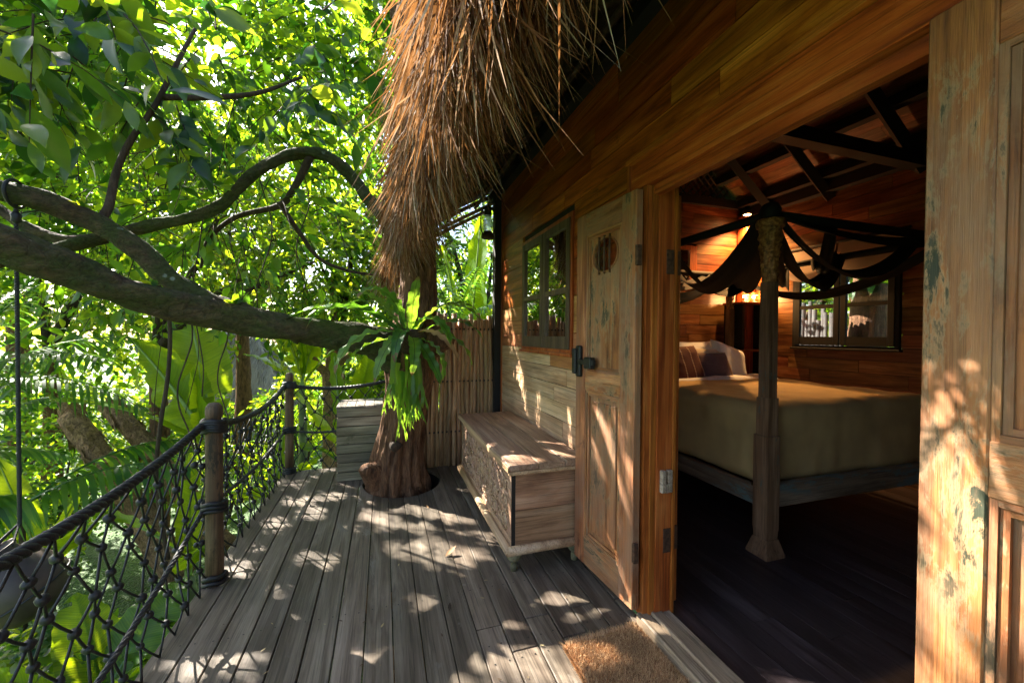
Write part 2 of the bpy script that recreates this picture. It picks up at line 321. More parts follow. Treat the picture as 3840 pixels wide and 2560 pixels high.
M['fern_dry'] = plain('dry fern frond', (.30, .16, .06), .7)
M['stag'] = leafmat('staghorn frond', [(.05, .14, .02), (.075, .18, .025)], [(.30, .55, .03), (.42, .62, .04)], .45, rough=.4, island=False)

M['winwood'] = wood('dark window wood', (.05, .03, .018), (.10, .06, .036), (.16, .105, .065), 'Z', rough=.55, var=.1)
# holes in the foliage that let single sunbeams through, given by the spot each beam reaches
SPOTS = [(-.7,3.07,0,.09),(-.61,3.45,0,.08),(-.47,3.17,0,.08),(-.39,3.47,0,.07),(-.28,3.74,0,.05),(-.08,3.02,0,.07),(.06,2.87,0,.09),(.2,2.78,0,.05),(.28,2.5,0,.1),(.12,2.48,0,.09),(.4,2.37,0,.11),(.5,2.33,0,.06),(.3,2.29,0,.05),(-.75,2.55,0,.04),(-.41,2.54,0,.03),(.16,1.96,0,.04),(.53,3.02,0,.08),(.59,2.81,0,.07),(.67,2.9,0,.05),(.42,1.66,0,.09),(.37,1.58,0,.05),(.45,1.51,0,.07),(.94,1.72,0,.06),(.8,1.73,0,.06),(.03,1.59,0,.05),(0,1.55,0,.05),(-.5,1.89,0,.05),(-.51,1.83,0,.04),(-.69,1.91,0,.05),(.62,1.43,0,.1),(.82,1.43,0,.09),
 (1.15,3.35,.94,.03),(1.15,3.37,.82,.03),(1.15,2.78,.82,.035),(1.15,2.65,.84,.03),(1.15,2.58,.74,.035),(1.15,2.86,.78,.03),(1.15,2.7,.67,.03),
 (1.06,1.84,.77,.035),(1.06,1.84,.83,.03),(1.06,1.73,.78,.045),(1.06,1.73,.85,.04),(1.06,1.56,.65,.05),(1.06,1.53,.58,.05),(1.06,1.52,.5,.04),(1.06,1.72,.23,.035),(1.06,1.67,.2,.03),(1.06,1.56,.12,.05),(1.06,1.87,1.29,.02),(1.06,1.7,1.2,.025),(1.06,1.52,1.26,.02),
 (1.06,.5,1.28,.012),(1.06,.47,1.25,.02),(1.06,.47,1.22,.02),(1.06,.51,1.21,.02),(1.06,.51,1.12,.025),(1.06,.49,1.07,.03),(1.06,.46,1.03,.03),(1.06,.48,.97,.025),(1.06,.49,.92,.03),(1.06,.45,.84,.035),(1.06,.49,.74,.03),(1.06,.46,.68,.03),(1.06,.5,.62,.03),
 (.65,2.14,.52,.03),(.65,2.11,.45,.03),(.65,2.09,.36,.035),(.65,2.08,.24,.035),(.65,2.25,.32,.02),(.65,2.24,.2,.02),(.65,2.72,.23,.02),(.65,2.46,.39,.02),(.65,2.89,.23,.02),
 (.96,2.53,.6,.03),(1.06,2.5,.6,.03),(1.05,2.27,.6,.03),(.70,2.10,.6,.03),(-.3,3.9,.66,.08),(-.15,4.0,.66,.08),(-.02,3.4,.5,.07),(.05,3.35,.85,.06),(.2,3.38,1.55,.07),(0,3.3,.25,.07),(.1,3.35,1.75,.05),(-.9,3.1,1.45,.10),(-1.3,3.,1.55,.10),(-.45,3.25,1.4,.09),(-1.6,2.8,1.7,.09),(-1.4,3.15,1.75,.08),(-.15,3.2,1.35,.10),(-.35,3.1,1.2,.08),(.1,3.15,1.1,.08),(.1,3.15,.7,.06),(-.8,3.85,2.85,.08),(-1.5,3.85,2.25,.08),(1.45,1.05,.03,.05),(1.6,.95,.03,.05),(4.2,2.9,1.1,.08)]
_r = random.Random(4)
SPOTS += [(1.15, _r.uniform(2.25, 3.5), _r.uniform(.62, .98), .03) for _ in range(9)] + [(1.05, _r.uniform(1.55, 2.0), _r.uniform(.15, .95), .03) for _ in range(7)] + [(.66, _r.uniform(2.1, 3.3), _r.uniform(.15, .5), .03) for _ in range(7)] + [(_r.uniform(.7, 1.1), _r.uniform(2.1, 3.2), .6, .03) for _ in range(5)] + [(_r.uniform(-.8, .9), _r.uniform(1.3, 3.4), .0, -.01) for _ in range(16)]
SPOTS = [(x, y, z, r*.5 if z < .02 else (r*.9 if x < .8 else -.012 + r*.75)) for x, y, z, r in SPOTS]
SP = np.array(SPOTS); SD = np.array(SUN)
def beam_clear(C, half):
    """False for leaf centres that stand in one of the sunbeams"""
    keep = np.ones(len(C), bool)
    for x, y, z, r in SPOTS:
        d = C - np.array([x, y, z]); t = d @ SD
        q = d - t[:, None]*SD
        keep &= ~((t > 0.3) & ((q*q).sum(1) < (r + half)**2))
    return keep

# ------------------------------------------------------------------ foliage builders
def leaf_tpl(L=1., Wd=.42, fold=.22, droop=.16, simple=False, hi=False):
    if hi:
        T_ = (.10, .26, .44, .62, .78, .91); Wp = (.20, .42, .50, .46, .32, .13); v = [(0, 0, 0)]
        for k, (t, w) in enumerate(zip(T_, Wp)):
            w *= Wd; z = -droop*L*t*t*1.3; wv = .05*sin(k*2.1)
            v += [(t*L, w*L, z+fold*w*L*(1.3+wv*6)), (t*L, 0, z), (t*L, -w*L, z+fold*w*L*(1.3-wv*6))]
        v.append((L*1.04, 0, -droop*L*1.5)); f = [(0, 2, 1), (0, 3, 2)]
        for k in range(5):
            a = 1+3*k; f += [(a, a+1, a+4), (a, a+4, a+3), (a+1, a+2, a+5), (a+1, a+5, a+4)]
        f += [(16, 17, 19), (17, 18, 19)]
        return np.array(v), np.array(f)
    if simple:
        v = [(0,0,0),(.45*L,Wd*L/2,fold*L*.5),(L,0,-droop*L),(.45*L,-Wd*L/2,fold*L*.5)]
        return np.array(v), np.array([(0,1,2),(0,2,3)])
    def row(t, w): z = -droop*L*t*t; return [(t*L, w*L, z+fold*w*L*1.2), (t*L, 0, z), (t*L, -w*L, z+fold*w*L*1.2)]
    v = [(0,0,0)] + row(.33, Wd*.48) + row(.68, Wd*.40) + [(L,0,-droop*L)]
    f = [(0,2,1),(0,3,2),(1,2,5),(1,5,4),(2,3,6),(2,6,5),(4,5,7),(5,6,7)]
    return np.array(v), np.array(f)

def rotmats(X, roll):
    """frames with x axis X (N,3) and random roll about it, z kept roughly up"""
    X = X/np.linalg.norm(X, axis=1, keepdims=True)
    up = np.tile(np.array([0,0,1.]), (len(X), 1)); bad = np.abs(X[:, 2]) > .95; up[bad] = [1, 0, 0]
    Y = np.cross(up, X); Y /= np.linalg.norm(Y, axis=1, keepdims=True); Z = np.cross(X, Y)
    c, s = np.cos(roll)[:, None], np.sin(roll)[:, None]
    return np.stack([X, Y*c+Z*s, -Y*s+Z*c], axis=2)

def leaves_at(P, Dr, size, tpl, roll_sd=.5, cull=True, r=rng):
    """P (N,3) leaf bases, Dr (N,3) directions, size (N,)"""
    tv, tf = tpl
    if cull and len(P):
        C = P + Dr/np.linalg.norm(Dr, axis=1, keepdims=True)*size[:, None]*.5
        k = beam_clear(C, .066); P, Dr, size = P[k], Dr[k], size[k]
    R = rotmats(Dr, r.normal(0, roll_sd, len(P)))
    V = np.einsum('nij,vj->nvi', R, tv)*size[:, None, None] + P[:, None, :]
    F = tf[None] + (np.arange(len(P))*len(tv))[:, None, None]
    return V.reshape(-1, 3), F.reshape(-1, 3)

def twig_points(P, Dr, n_leaf=10, tl=.55, spread=.9, r=rng):
    """leaves set alternately along drooping twigs; returns leaf bases, dirs and twig polylines"""
    N = len(P); Dr = Dr/np.linalg.norm(Dr, axis=1, keepdims=True)
    side = np.cross(Dr, np.array([0,0,1.])+r.normal(0, .25, (N, 3))); side /= np.linalg.norm(side, axis=1, keepdims=True)+1e-9
    LB = []; LD = []; ts = np.linspace(.12, 1, n_leaf); TL = tl*r.uniform(.6, 1.3, N)
    for j, t in enumerate(ts):
        base = P + Dr*(TL*t)[:, None] + np.array([0,0,-1.])*(TL*.35*t*t)[:, None]
        sg = 1 if j % 2 else -1
        d = Dr*r.uniform(.25, .8, (N, 1)) + side*sg*r.uniform(.5, 1.1, (N, 1))*spread + r.normal(0, .28, (N, 3)) + np.array([0,0,-.38])
        LB.append(base); LD.append(d)
    k = np.linspace(0, 1, 4); poly = [P + Dr*(TL*t)[:, None] + np.array([0,0,-1.])*(TL*.35*t*t)[:, None] for t in k]
    return np.concatenate(LB), np.concatenate(LD), np.stack(poly, 1)

def twig_tubes(poly, rad):
    """3-sided tubes for many polylines (N,K,3)"""
    N, K, _ = poly.shape
    T = np.gradient(poly, axis=1); T /= np.linalg.norm(T, axis=2, keepdims=True)+1e-9
    A = np.cross(T, np.array([.3, .2, 1.])); A /= np.linalg.norm(A, axis=2, keepdims=True)+1e-9; B = np.cross(T, A)
    rr = (rad*np.linspace(1, .35, K))[None, :, None]
    ring = np.stack([poly + (A*cos(a)+B*sin(a))*rr for a in (0, 2.094, 4.189)], 2)      # N,K,3,3
    idx = np.arange(N*K*3).reshape(N, K, 3); F = []
    for i in range(K-1):
        for s in range(3):
            a, b, c, d = idx[:, i, s], idx[:, i, (s+1) % 3], idx[:, i+1, (s+1) % 3], idx[:, i+1, s]
            F += [np.stack([a, b, c], 1), np.stack([a, c, d], 1)]
    return ring.reshape(-1, 3), np.concatenate(F)

def merge(parts):
    V = []; F = []; o = 0
    for v, f in parts: V.append(v); F.append(f+o); o += len(v)
    return np.concatenate(V), np.concatenate(F)

def sample_ellipsoid(c, rad, n, shell=.45, r=rng):
    d = r.normal(0, 1, (n, 3)); d /= np.linalg.norm(d, axis=1, keepdims=True)
    q = (shell**3 + (1-shell**3)*r.uniform(0, 1, n))**(1/3)
    # lumpy outline
    lump = 1 + .22*np.sin(d[:, 0]*5+c[0]) * np.cos(d[:, 1]*4+c[1]) + .15*np.sin(d[:, 2]*7+c[2])
    return np.array(c) + d*np.array(rad)*(q*lump)[:, None], d

def crown(name, parent, mat, blobs, leaf=.14, n_leaf=10, tl=.5, simple=False, cull=True, stem_mat=None, Wd=.44, stems=True, hi=False):
    """one crown mesh of leafy twigs filling several blobs [(centre, radii, twigs)]"""
    P = []; Dn = []
    for c, rad, n in blobs:
        p, d = sample_ellipsoid(c, rad, n); P.append(p); Dn.append(d)
    P = np.concatenate(P); Dn = np.concatenate(Dn)
    D = Dn*.7 + rng.normal(0, .55, P.shape) + np.array([0, 0, -.15])
    lb, ld, poly = twig_points(P, D, n_leaf, tl)
    v, f = leaves_at(lb, ld, leaf*rng.choice([.6, .8, 1., 1.15, 1.4], len(lb), p=[.15, .25, .3, .2, .1])*rng.uniform(.85, 1.15, len(lb)), leaf_tpl(1., Wd, simple=simple, hi=hi), .9, cull)
    o = link_obj(name, tri_mesh(name, v, f), mat, parent, True)
    if stems:
        tv, tf = twig_tubes(poly, .006)
        link_obj('twigs', tri_mesh('twigs', tv, tf), stem_mat or M['bark_d'], o)['kind'] = 'stuff'
    return o

def limb(name, parent, pts, radii, mat, n=10, sub=6, amp=.12, seed=0.):
    q = smooth_path([(*p, r) for p, r in zip(pts, radii)], sub)
    jit = lambda P, a, i: 1 + amp*noise.noise(Vector((P.x*4+cos(a)*.9+seed, P.y*4+sin(a)*.9, P.z*4))) + amp*.6*noise.noise(Vector((P.x*11+cos(a)*2, P.y*11+sin(a)*2+seed, P.z*9))) + amp*.35*noise.noise(Vector((P.x*30+cos(a)*5, P.y*30+sin(a)*5, P.z*30+seed)))
    return MB().tube(q[:, :3], q[:, 3], n, jit=jit).build(name, mat, parent, True)

# ================================================================== SETTING: ground
GZ = -2.4
def build_ground():
    xs = np.concatenate([np.linspace(-160, -22, 14), np.linspace(-20, 16, 73), np.linspace(18, 160, 14)])
    ys = np.concatenate([np.linspace(-120, -12, 10), np.linspace(-10, 26, 73), np.linspace(28, 160, 14)])
    vs = []
    for y in ys:
        for x in xs:
            vs.append((x, y, GZ + .10*noise.noise(Vector((x*.25, y*.25, 0))) + .03*noise.noise(Vector((x*1.3, y*1.3, 3)))))
    nx = len(xs)
    fs = [(j*nx+i, j*nx+i+1, (j+1)*nx+i+1, (j+1)*nx+i) for j in range(len(ys)-1) for i in range(nx-1)]
    t = NT('lawn'); g = t.n('ShaderNodeNewGeometry')
    n1 = t.n('ShaderNodeTexNoise', {'Vector': g.outputs['Position'], 'Scale': 1.1, 'Detail': 6})
    n2 = t.n('ShaderNodeTexVoronoi', {'Vector': g.outputs['Position'], 'Scale': 28.})
    c = t.ramp(n1.outputs[0], [(.3, (.022, .062, .006)), (.55, (.05, .13, .010)), (.75, (.085, .17, .015))])
    c = t.mix(c, t.ramp(n2.outputs[0], [(.1, (1.15,)*3), (.7, (.5,)*3)]), .8, 'MULTIPLY')
    b = t.n('ShaderNodeBump', {'Strength': 1., 'Distance': .03, 'Height': n2.outputs[0]})
    p = t.n('ShaderNodeBsdfPrincipled', {'Base Color': c, 'Roughness': .8, 'Normal': b.outputs[0]})
    o = MB().add(vs, fs).build('ground', t.done(p.outputs[0]), None, True); o['kind'] = 'structure'
build_ground()

# ================================================================== SETTING: deck with its boards
HX, HY, HRX, HRY = .168, 3.66, .33, .37          # hole for the tree
def build_deck():
    mb = MB()
    for y in (-.9, .1, 1.05, 1.95, 2.8, 3.1, 4.12): mb.box(-.84, 1.14, y, y+.06, -.17, -.031)
    mb.box(-.88, -.84, -1., 4.2, -.19, -.03); mb.box(-.84, 1.14, 4.18, 4.22, -.19, -.03)
    deck = mb.build('deck', M['beam']); deck['kind'] = 'structure'
    for x, y in ((-.7, -.7), (-.7, 1.7), (-.7, 4.0), (1., 4.0), (1., 1.7), (1., -.7)):
        MB().tube([(x, y, GZ-.2), (x, y, -.17)], .09, 10).build('support_post', M['pole'], deck, True)
    n = 24; mb = MB()
    for z in (-.031, -.75): mb.v += [(HX+(HRX+.012)*cos(2*pi*k/n), HY+(HRY+.012)*sin(2*pi*k/n), z) for k in range(n)]
    mb.f = [(k, (k+1) % n, n+(k+1) % n, n+k) for k in range(n)]; mb.build('added_shade_collar', M['beam'], deck)  # dark ring added so the hole looks shaded below the deck
    w = .1165; x = -.885; k = 0
    while x < 1.13:
        x1 = min(x + w - .0055, 1.135); cuts = [-1.0, 4.235 + random.uniform(-.004, .004)]
        if x > .35: cuts.insert(1, 1.55 + (.16 if k % 2 else 0.0) + random.uniform(-.01, .01))
        elif k % 3 == 1: cuts.insert(1, random.uniform(-.5, .2))
        for a, b in zip(cuts[:-1], cuts[1:]):
            dz = random.uniform(-.0015, .0015); a += .002; b -= .002
            spans = [(a, b, None, None)]
            inside = [xx for xx in np.linspace(x, x1, 7) if abs(xx-HX) < HRX]
            if inside and b > HY:
                f = lambda xx: HRY*sqrt(max(0, 1-((xx-HX)/HRX)**2)) if abs(xx-HX) < HRX else 0
                spans = [(a, None, 'end', f), (None, b, 'start', f)]
            for p, q, md, f in spans:
                m = MB()
                if md is None: m.box(x, x1, p, q, -.03, dz, c=.003)
                else:
                    xs = list(np.linspace(x, x1, 7)); poly = []
                    if md == 'end':
                        poly = [(x, p), (x1, p)] + [(xx, HY - f(xx)) for xx in reversed(xs)]
                    else:
                        poly = [(xx, HY + f(xx)) for xx in xs] + [(x1, q), (x, q)]
                    n = len(poly)
                    m.add([(u, v, -.03) for u, v in poly] + [(u, v, dz) for u, v in poly],
                          [tuple(reversed(range(n))), tuple(range(n, 2*n))] + [(i, (i+1) % n, n+(i+1) % n, n+i) for i in range(n)])
                m.build('board', M['deck'], deck)
        x += w; k += 1
build_deck()

# ================================================================== TREE HOUSE
WX = 1.15          # outer face of the front siding
YE = 3.885         # far end of the front wall
BX = 4.25          # inner face of the back wall
HWY = 3.82         # inner face of the head wall
house = thing('tree_house', 'wooden tree house cabin with thatched roof and open double doors beside the deck', 'cabin', (WX+1.5, 1.5, 0))
D0, D1, DT = .50, 1.52, 1.975          # door opening y0,y1,top
W0, W1, WB, WT = 2.295, 3.26, 1.187, 2.09   # front window

def planks(parent, mat, rows, lo, hi, blocks, place, lmin=.7, lmax=1.6, gap=.0042):
    """rows [(z0,z1)]; blocks [(a,b,z0,z1)] openings; place(a,b,z0,z1,proud)->(x0,x1,y0,y1,z0,z1)"""
    for z0, z1 in rows:
        segs = [(lo, hi)]
        for a, b, c0, c1 in blocks:
            if c0 < (z0+z1)/2 < c1:
                ns = []
                for p, q in segs:
                    if b <= p or a >= q: ns.append((p, q))
                    else:
                        if a - p > .02: ns.append((p, a))
                        if q - b > .02: ns.append((b, q))
                segs = ns
        for p, q in segs:
            cur = p
            while cur < q - 1e-6:
                e = cur + random.uniform(lmin, lmax)
                if q - e < .35: e = q
                pr = random.uniform(0, .0025)
                MB().box(*place(cur+gap*.5, e-gap*.5, z0+gap*.5, z1-gap*.5, pr)).build('plank', mat(z0) if callable(mat) else mat, parent)
                cur = e

# front wall
fwall = MB()
for a, b, c0, c1 in ((-1.3, D0-.1, 0, 2.86), (D0-.1, D1+.1, DT+.08, 2.86), (D1+.1, W0-.02, 0, 2.86), (W0-.02, W1+.02, 0, WB-.02), (W0-.02, W1+.02, WT+.02, 2.86), (W1+.02, YE, 0, 2.86)):
    fwall.box(WX+.016, WX+.06, a, b, c0, c1)
fwall = fwall.build('front_wall', M['beam'], house)
rows = [(.02+i*.118, .02+(i+1)*.118) for i in range(24)]
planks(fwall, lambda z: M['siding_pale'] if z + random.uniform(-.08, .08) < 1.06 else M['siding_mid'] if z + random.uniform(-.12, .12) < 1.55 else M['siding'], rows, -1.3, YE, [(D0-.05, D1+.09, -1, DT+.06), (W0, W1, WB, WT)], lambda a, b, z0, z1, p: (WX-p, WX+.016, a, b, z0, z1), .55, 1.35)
# inside lining of the front wall (seen only from within)
inner = MB()
for a, b, c0, c1 in ((-1.3, D0-.1, 0, 2.86), (D0-.1, D1+.1, DT+.08, 2.86), (D1+.1, W0, 0, 2.86), (W0, W1, 0, WB), (W0, W1, WT, 2.86), (W1, YE, 0, 2.86)):
    inner.box(WX+.06, WX+.08, a, b, c0, c1)
inner.build('lining', M['siding_in'], house)
# corner post and trims
MB().box(WX-.075, WX+.05, YE+.012, YE+.115, -.02, 2.86, c=.004).build('corner_post', M['beam'], house)
MB().box(WX-.012, WX+.012, YE-.014, YE+.010, 0, 2.84).build('corner_trim', M['frame'], house)

# head wall (far end, y = HWY) with small window and lattice gable; back wall x = BX with double window; near wall behind the camera
hw = MB()
HWX0, HWX1, HWB, HWT = 2.72, 3.50, 1.87, 2.36
for a, b, c0, c1 in ((WX+.08, HWX0, 0, 2.93), (HWX0, HWX1, 0, HWB), (HWX0, HWX1, HWT, 2.93), (HWX1, BX+.1, 0, 2.93)):
    hw.box(a, b, HWY+.016, HWY+.06, c0, c1)
hw = hw.build('head_wall', M['beam'], house)
planks(hw, M['siding_x'], [(.03+i*.118, .03+(i+1)*.118) for i in range(24)], WX+.08, BX, [(HWX0, HWX1, HWB, HWT)], lambda a, b, z0, z1, p: (a, b, HWY-p, HWY+.016, z0, z1), .5, 1.1)
bw = MB()
B0, B1, BB, BT = 2.25, 3.19, 1.20, 2.10
for a, b, c0, c1 in ((-1.3, B0, 0, 2.84), (B0, B1, 0, BB), (B0, B1, BT, 2.84), (B1, HWY+.06, 0, 2.84)):
    bw.box(BX+.016, BX+.06, a, b, c0, c1)
bw = bw.build('back_wall', M['beam'], house)
planks(bw, M['siding_in'], [(.03+i*.118, .03+(i+1)*.118) for i in range(24)], -1.2, HWY, [(B0, B1, BB, BT)], lambda a, b, z0, z1, p: (BX-p, BX+.016, a, b, z0, z1), .6, 1.3)
MB().box(WX+.06, BX+.06, -1.36, -1.3, 0, 4.0).build('near_wall', M['siding_x'], house)
# inside floor boards
fl = MB().box(WX+.1, BX, -1.3, HWY, -.05, .006).build('floor', M['beam'], house)
x = WX+.10
while x < BX-.01:
    cuts = [-1.3] + sorted(random.uniform(-1, 3.5) for _ in range(2)) + [HWY]
    for a, b in zip(cuts[:-1], cuts[1:]):
        if b-a > .05: MB().box(x+.001, min(x+.108, BX), a+.001, b-.001, .006, .03+random.uniform(-.0008, .0008)).build('board', M['infloor'], fl)
    x += .11
# gable lattice above the head wall: crossed strips
lat = MB().box(WX+.1, BX, HWY-.05, HWY+.03, 2.84, 2.935).build('gable_beam', M['beam'], house)
def roof_z(x):    # underside of the inner ceiling
    return 2.936 + .81*(4.117-x) if x > 2.70 else 2.936 + .81*(4.117-2.70) - .81*(2.70-x)
for s in (1, -1):
    for c in np.arange(-2.2, 7.5, .098):
        pts = []
        for x in np.linspace(2.2, 4.12, 90):
            z = 2.94 + (x-2.9)*s + (c-.6 if s > 0 else c-1.0)
            if 2.935 < z < roof_z(x)-.02: pts.append((x, z))
        if len(pts) > 3:
            (xa, za), (xb, zb) = pts[0], pts[-1]
            MB().tube([(xa, HWY-.01+s*.006, za), (xb, HWY-.01+s*.006, zb)], .010, 4).build('lattice_strip', M['winwood'], lat)
# boarded gable behind the lattice, warm wood
g0 = MB(); g0.add([(WX+.1, HWY+.26, 2.93), (BX, HWY+.26, 2.93), (2.7, HWY+.26, roof_z(2.7)), (WX+.1, HWY+.30, 2.93), (BX, HWY+.30, 2.93), (2.7, HWY+.30, roof_z(2.7))], [(0,1,2),(5,4,3),(0,3,4,1),(1,4,5,2),(2,5,3,0)])
g0.build('gable_board', M['frame_y'], house)
# ceilings, beams
cl = MB(); y0, y1 = -1.3, HWY+.3
cl.add([(2.70, y0, roof_z(2.70)+.03), (BX+.25, y0, roof_z(BX+.25)+.03), (BX+.25, y1, roof_z(BX+.25)+.03), (2.70, y1, roof_z(2.70)+.03)], [(0,1,2,3)])
cl.add([(2.70, y0, roof_z(2.70)+.03), (WX-.0, y0, roof_z(WX)+.03), (WX, y1, roof_z(WX)+.03), (2.70, y1, roof_z(2.70)+.03)], [(3,2,1,0)])
cl = cl.build('ceiling', M['beam'], house)
sl_l = 1.0
for i in range(18):      # ceiling boards run along y down the back slope
    xa = 2.72 + i*.095; xb = xa + .093
    if xb > BX+.1: break
    cuts = [-1.25, random.uniform(.2, 1.4), random.uniform(2., 3.2), HWY]
    for a, b in zip(cuts[:-1], cuts[1:]):
        za, zb = roof_z(xa), roof_z(xb)
        MB().add([(xa, a, za), (xb, a, zb), (xb, b-.002, zb), (xa, b-.002, za), (xa, a, za+.02), (xb, a, zb+.02), (xb, b-.002, zb+.02), (xa, b-.002, za+.02)],
                 [(0,3,2,1),(4,5,6,7),(0,1,5,4),(1,2,6,5),(2,3,7,6),(3,0,4,7)]).build('board', M['ceil'], cl)
for i in range(16):
    xb = 2.68 - i*.095; xa = xb - .093
    if xa < WX+.06: break
    za, zb = roof_z(xa), roof_z(xb)
    MB().add([(xa, -1.25, za), (xb, -1.25, zb), (xb, HWY, zb), (xa, HWY, za), (xa, -1.25, za+.02), (xb, -1.25, zb+.02), (xb, HWY, zb+.02), (xa, HWY, za+.02)],
             [(0,3,2,1),(4,5,6,7),(0,1,5,4),(1,2,6,5),(2,3,7,6),(3,0,4,7)]).build('board', M['ceil'], cl)
for x in (3.45, 3.80, 4.10): MB().box(x-.045, x+.045, -1.3, HWY, roof_z(x)-.10, roof_z(x)-.012).build('purlin', M['beam'], house)
for y in (.35, 2.13):
    MB().box(WX+.1, BX, y-.05, y+.05, 2.70, 2.80).build('tie_beam', M['beam'], house)
for y in (.35, 1.25, 2.13, 2.85, 3.45):
    for (xa, xb) in ((2.70, BX), (2.70, WX+.1)):
        za, zb = roof_z(xa)-.13, roof_z(xb)-.13
        MB().tube([(xa, y, za), (xb, y, zb)], .055, 4).build('rafter', M['beam'], house)
MB().box(2.64, 2.76, -1.3, HWY, roof_z(2.7)-.2, roof_z(2.7)-.06).build('ridge_beam', M['beam'], house)
MB().box(BX-.10, BX+.01, -1.3, HWY, 2.74, 2.86).build('wall_plate', M['beam'], house)
MB().box(BX-.16, BX-.02, HWY-.16, HWY-.02, .03, 2.75, c=.006).build('corner_post', M['frame'], house)

# door frame
df = MB().box(WX-.03, WX+.02, D1, D1+.115, .03, DT+.0).build('door_frame', M['frame'], house)
MB().box(WX-.03, WX+.02, D0-.115, D0, .03, DT).build('casing', M['frame'], df)
MB().box(WX-.033, WX+.02, D0-.14, D1+.125, DT+.001, DT+.125).build('lintel', M['frame_y'], df)
MB().box(WX-.055, WX+.02, D0-.15, D1+.135, DT+.127, DT+.149).build('lintel_cap', M['frame_y'], df)
MB().box(WX-.045, WX+.02, D1+.117, D1+.135, DT-.02, DT+.125).build('lintel_end', M['frame'], df)
MB().box(WX+.0, WX+.035, D0-.02, D1+.02, DT-.045, DT-.001).build('stop', M['frame_y'], df)
MB().box(WX+.022, WX+.10, D1-.02, D1+.1, .04, DT-.001).build('jamb', M['frame'], df)
MB().box(WX-.005, WX+.021, D1-.012, D1+.001, .04, DT-.001).build('jamb_bead', M['frame'], df)
MB().box(WX+.102, WX+.114, D1-.03, D1+.1, .04, DT-.001).build('jamb_bead', M['frame'], df)
MB().box(WX+.022, WX+.10, D0-.1, D0+.02, .04, DT-.001).build('jamb', M['frame'], df)
MB().box(WX+.022, WX+.10, D0-.1, D1+.1, DT, DT+.08).build('head_jamb', M['frame_y'], df)
for xa, xb, z1 in ((WX-.05, WX+.005, .045), (WX+.007, WX+.062, .056), (WX+.064, WX+.105, .05)):
    MB().box(xa, xb, D0-.15, D1+.02, -.03, z1, c=.005).build('threshold', M['thresh'], df)
# small notched wood block on the jamb
nb = MB(); yb = D1-.021
nb.box(WX+.035, WX+.058, yb-.022, yb, .60, .70, c=.003); nb.box(WX+.068, WX+.092, yb-.022, yb, .60, .70, c=.003); nb.box(WX+.0585, WX+.0675, yb-.022, yb, .60, .64)
nb.build('latch_block', M['thresh'], df)

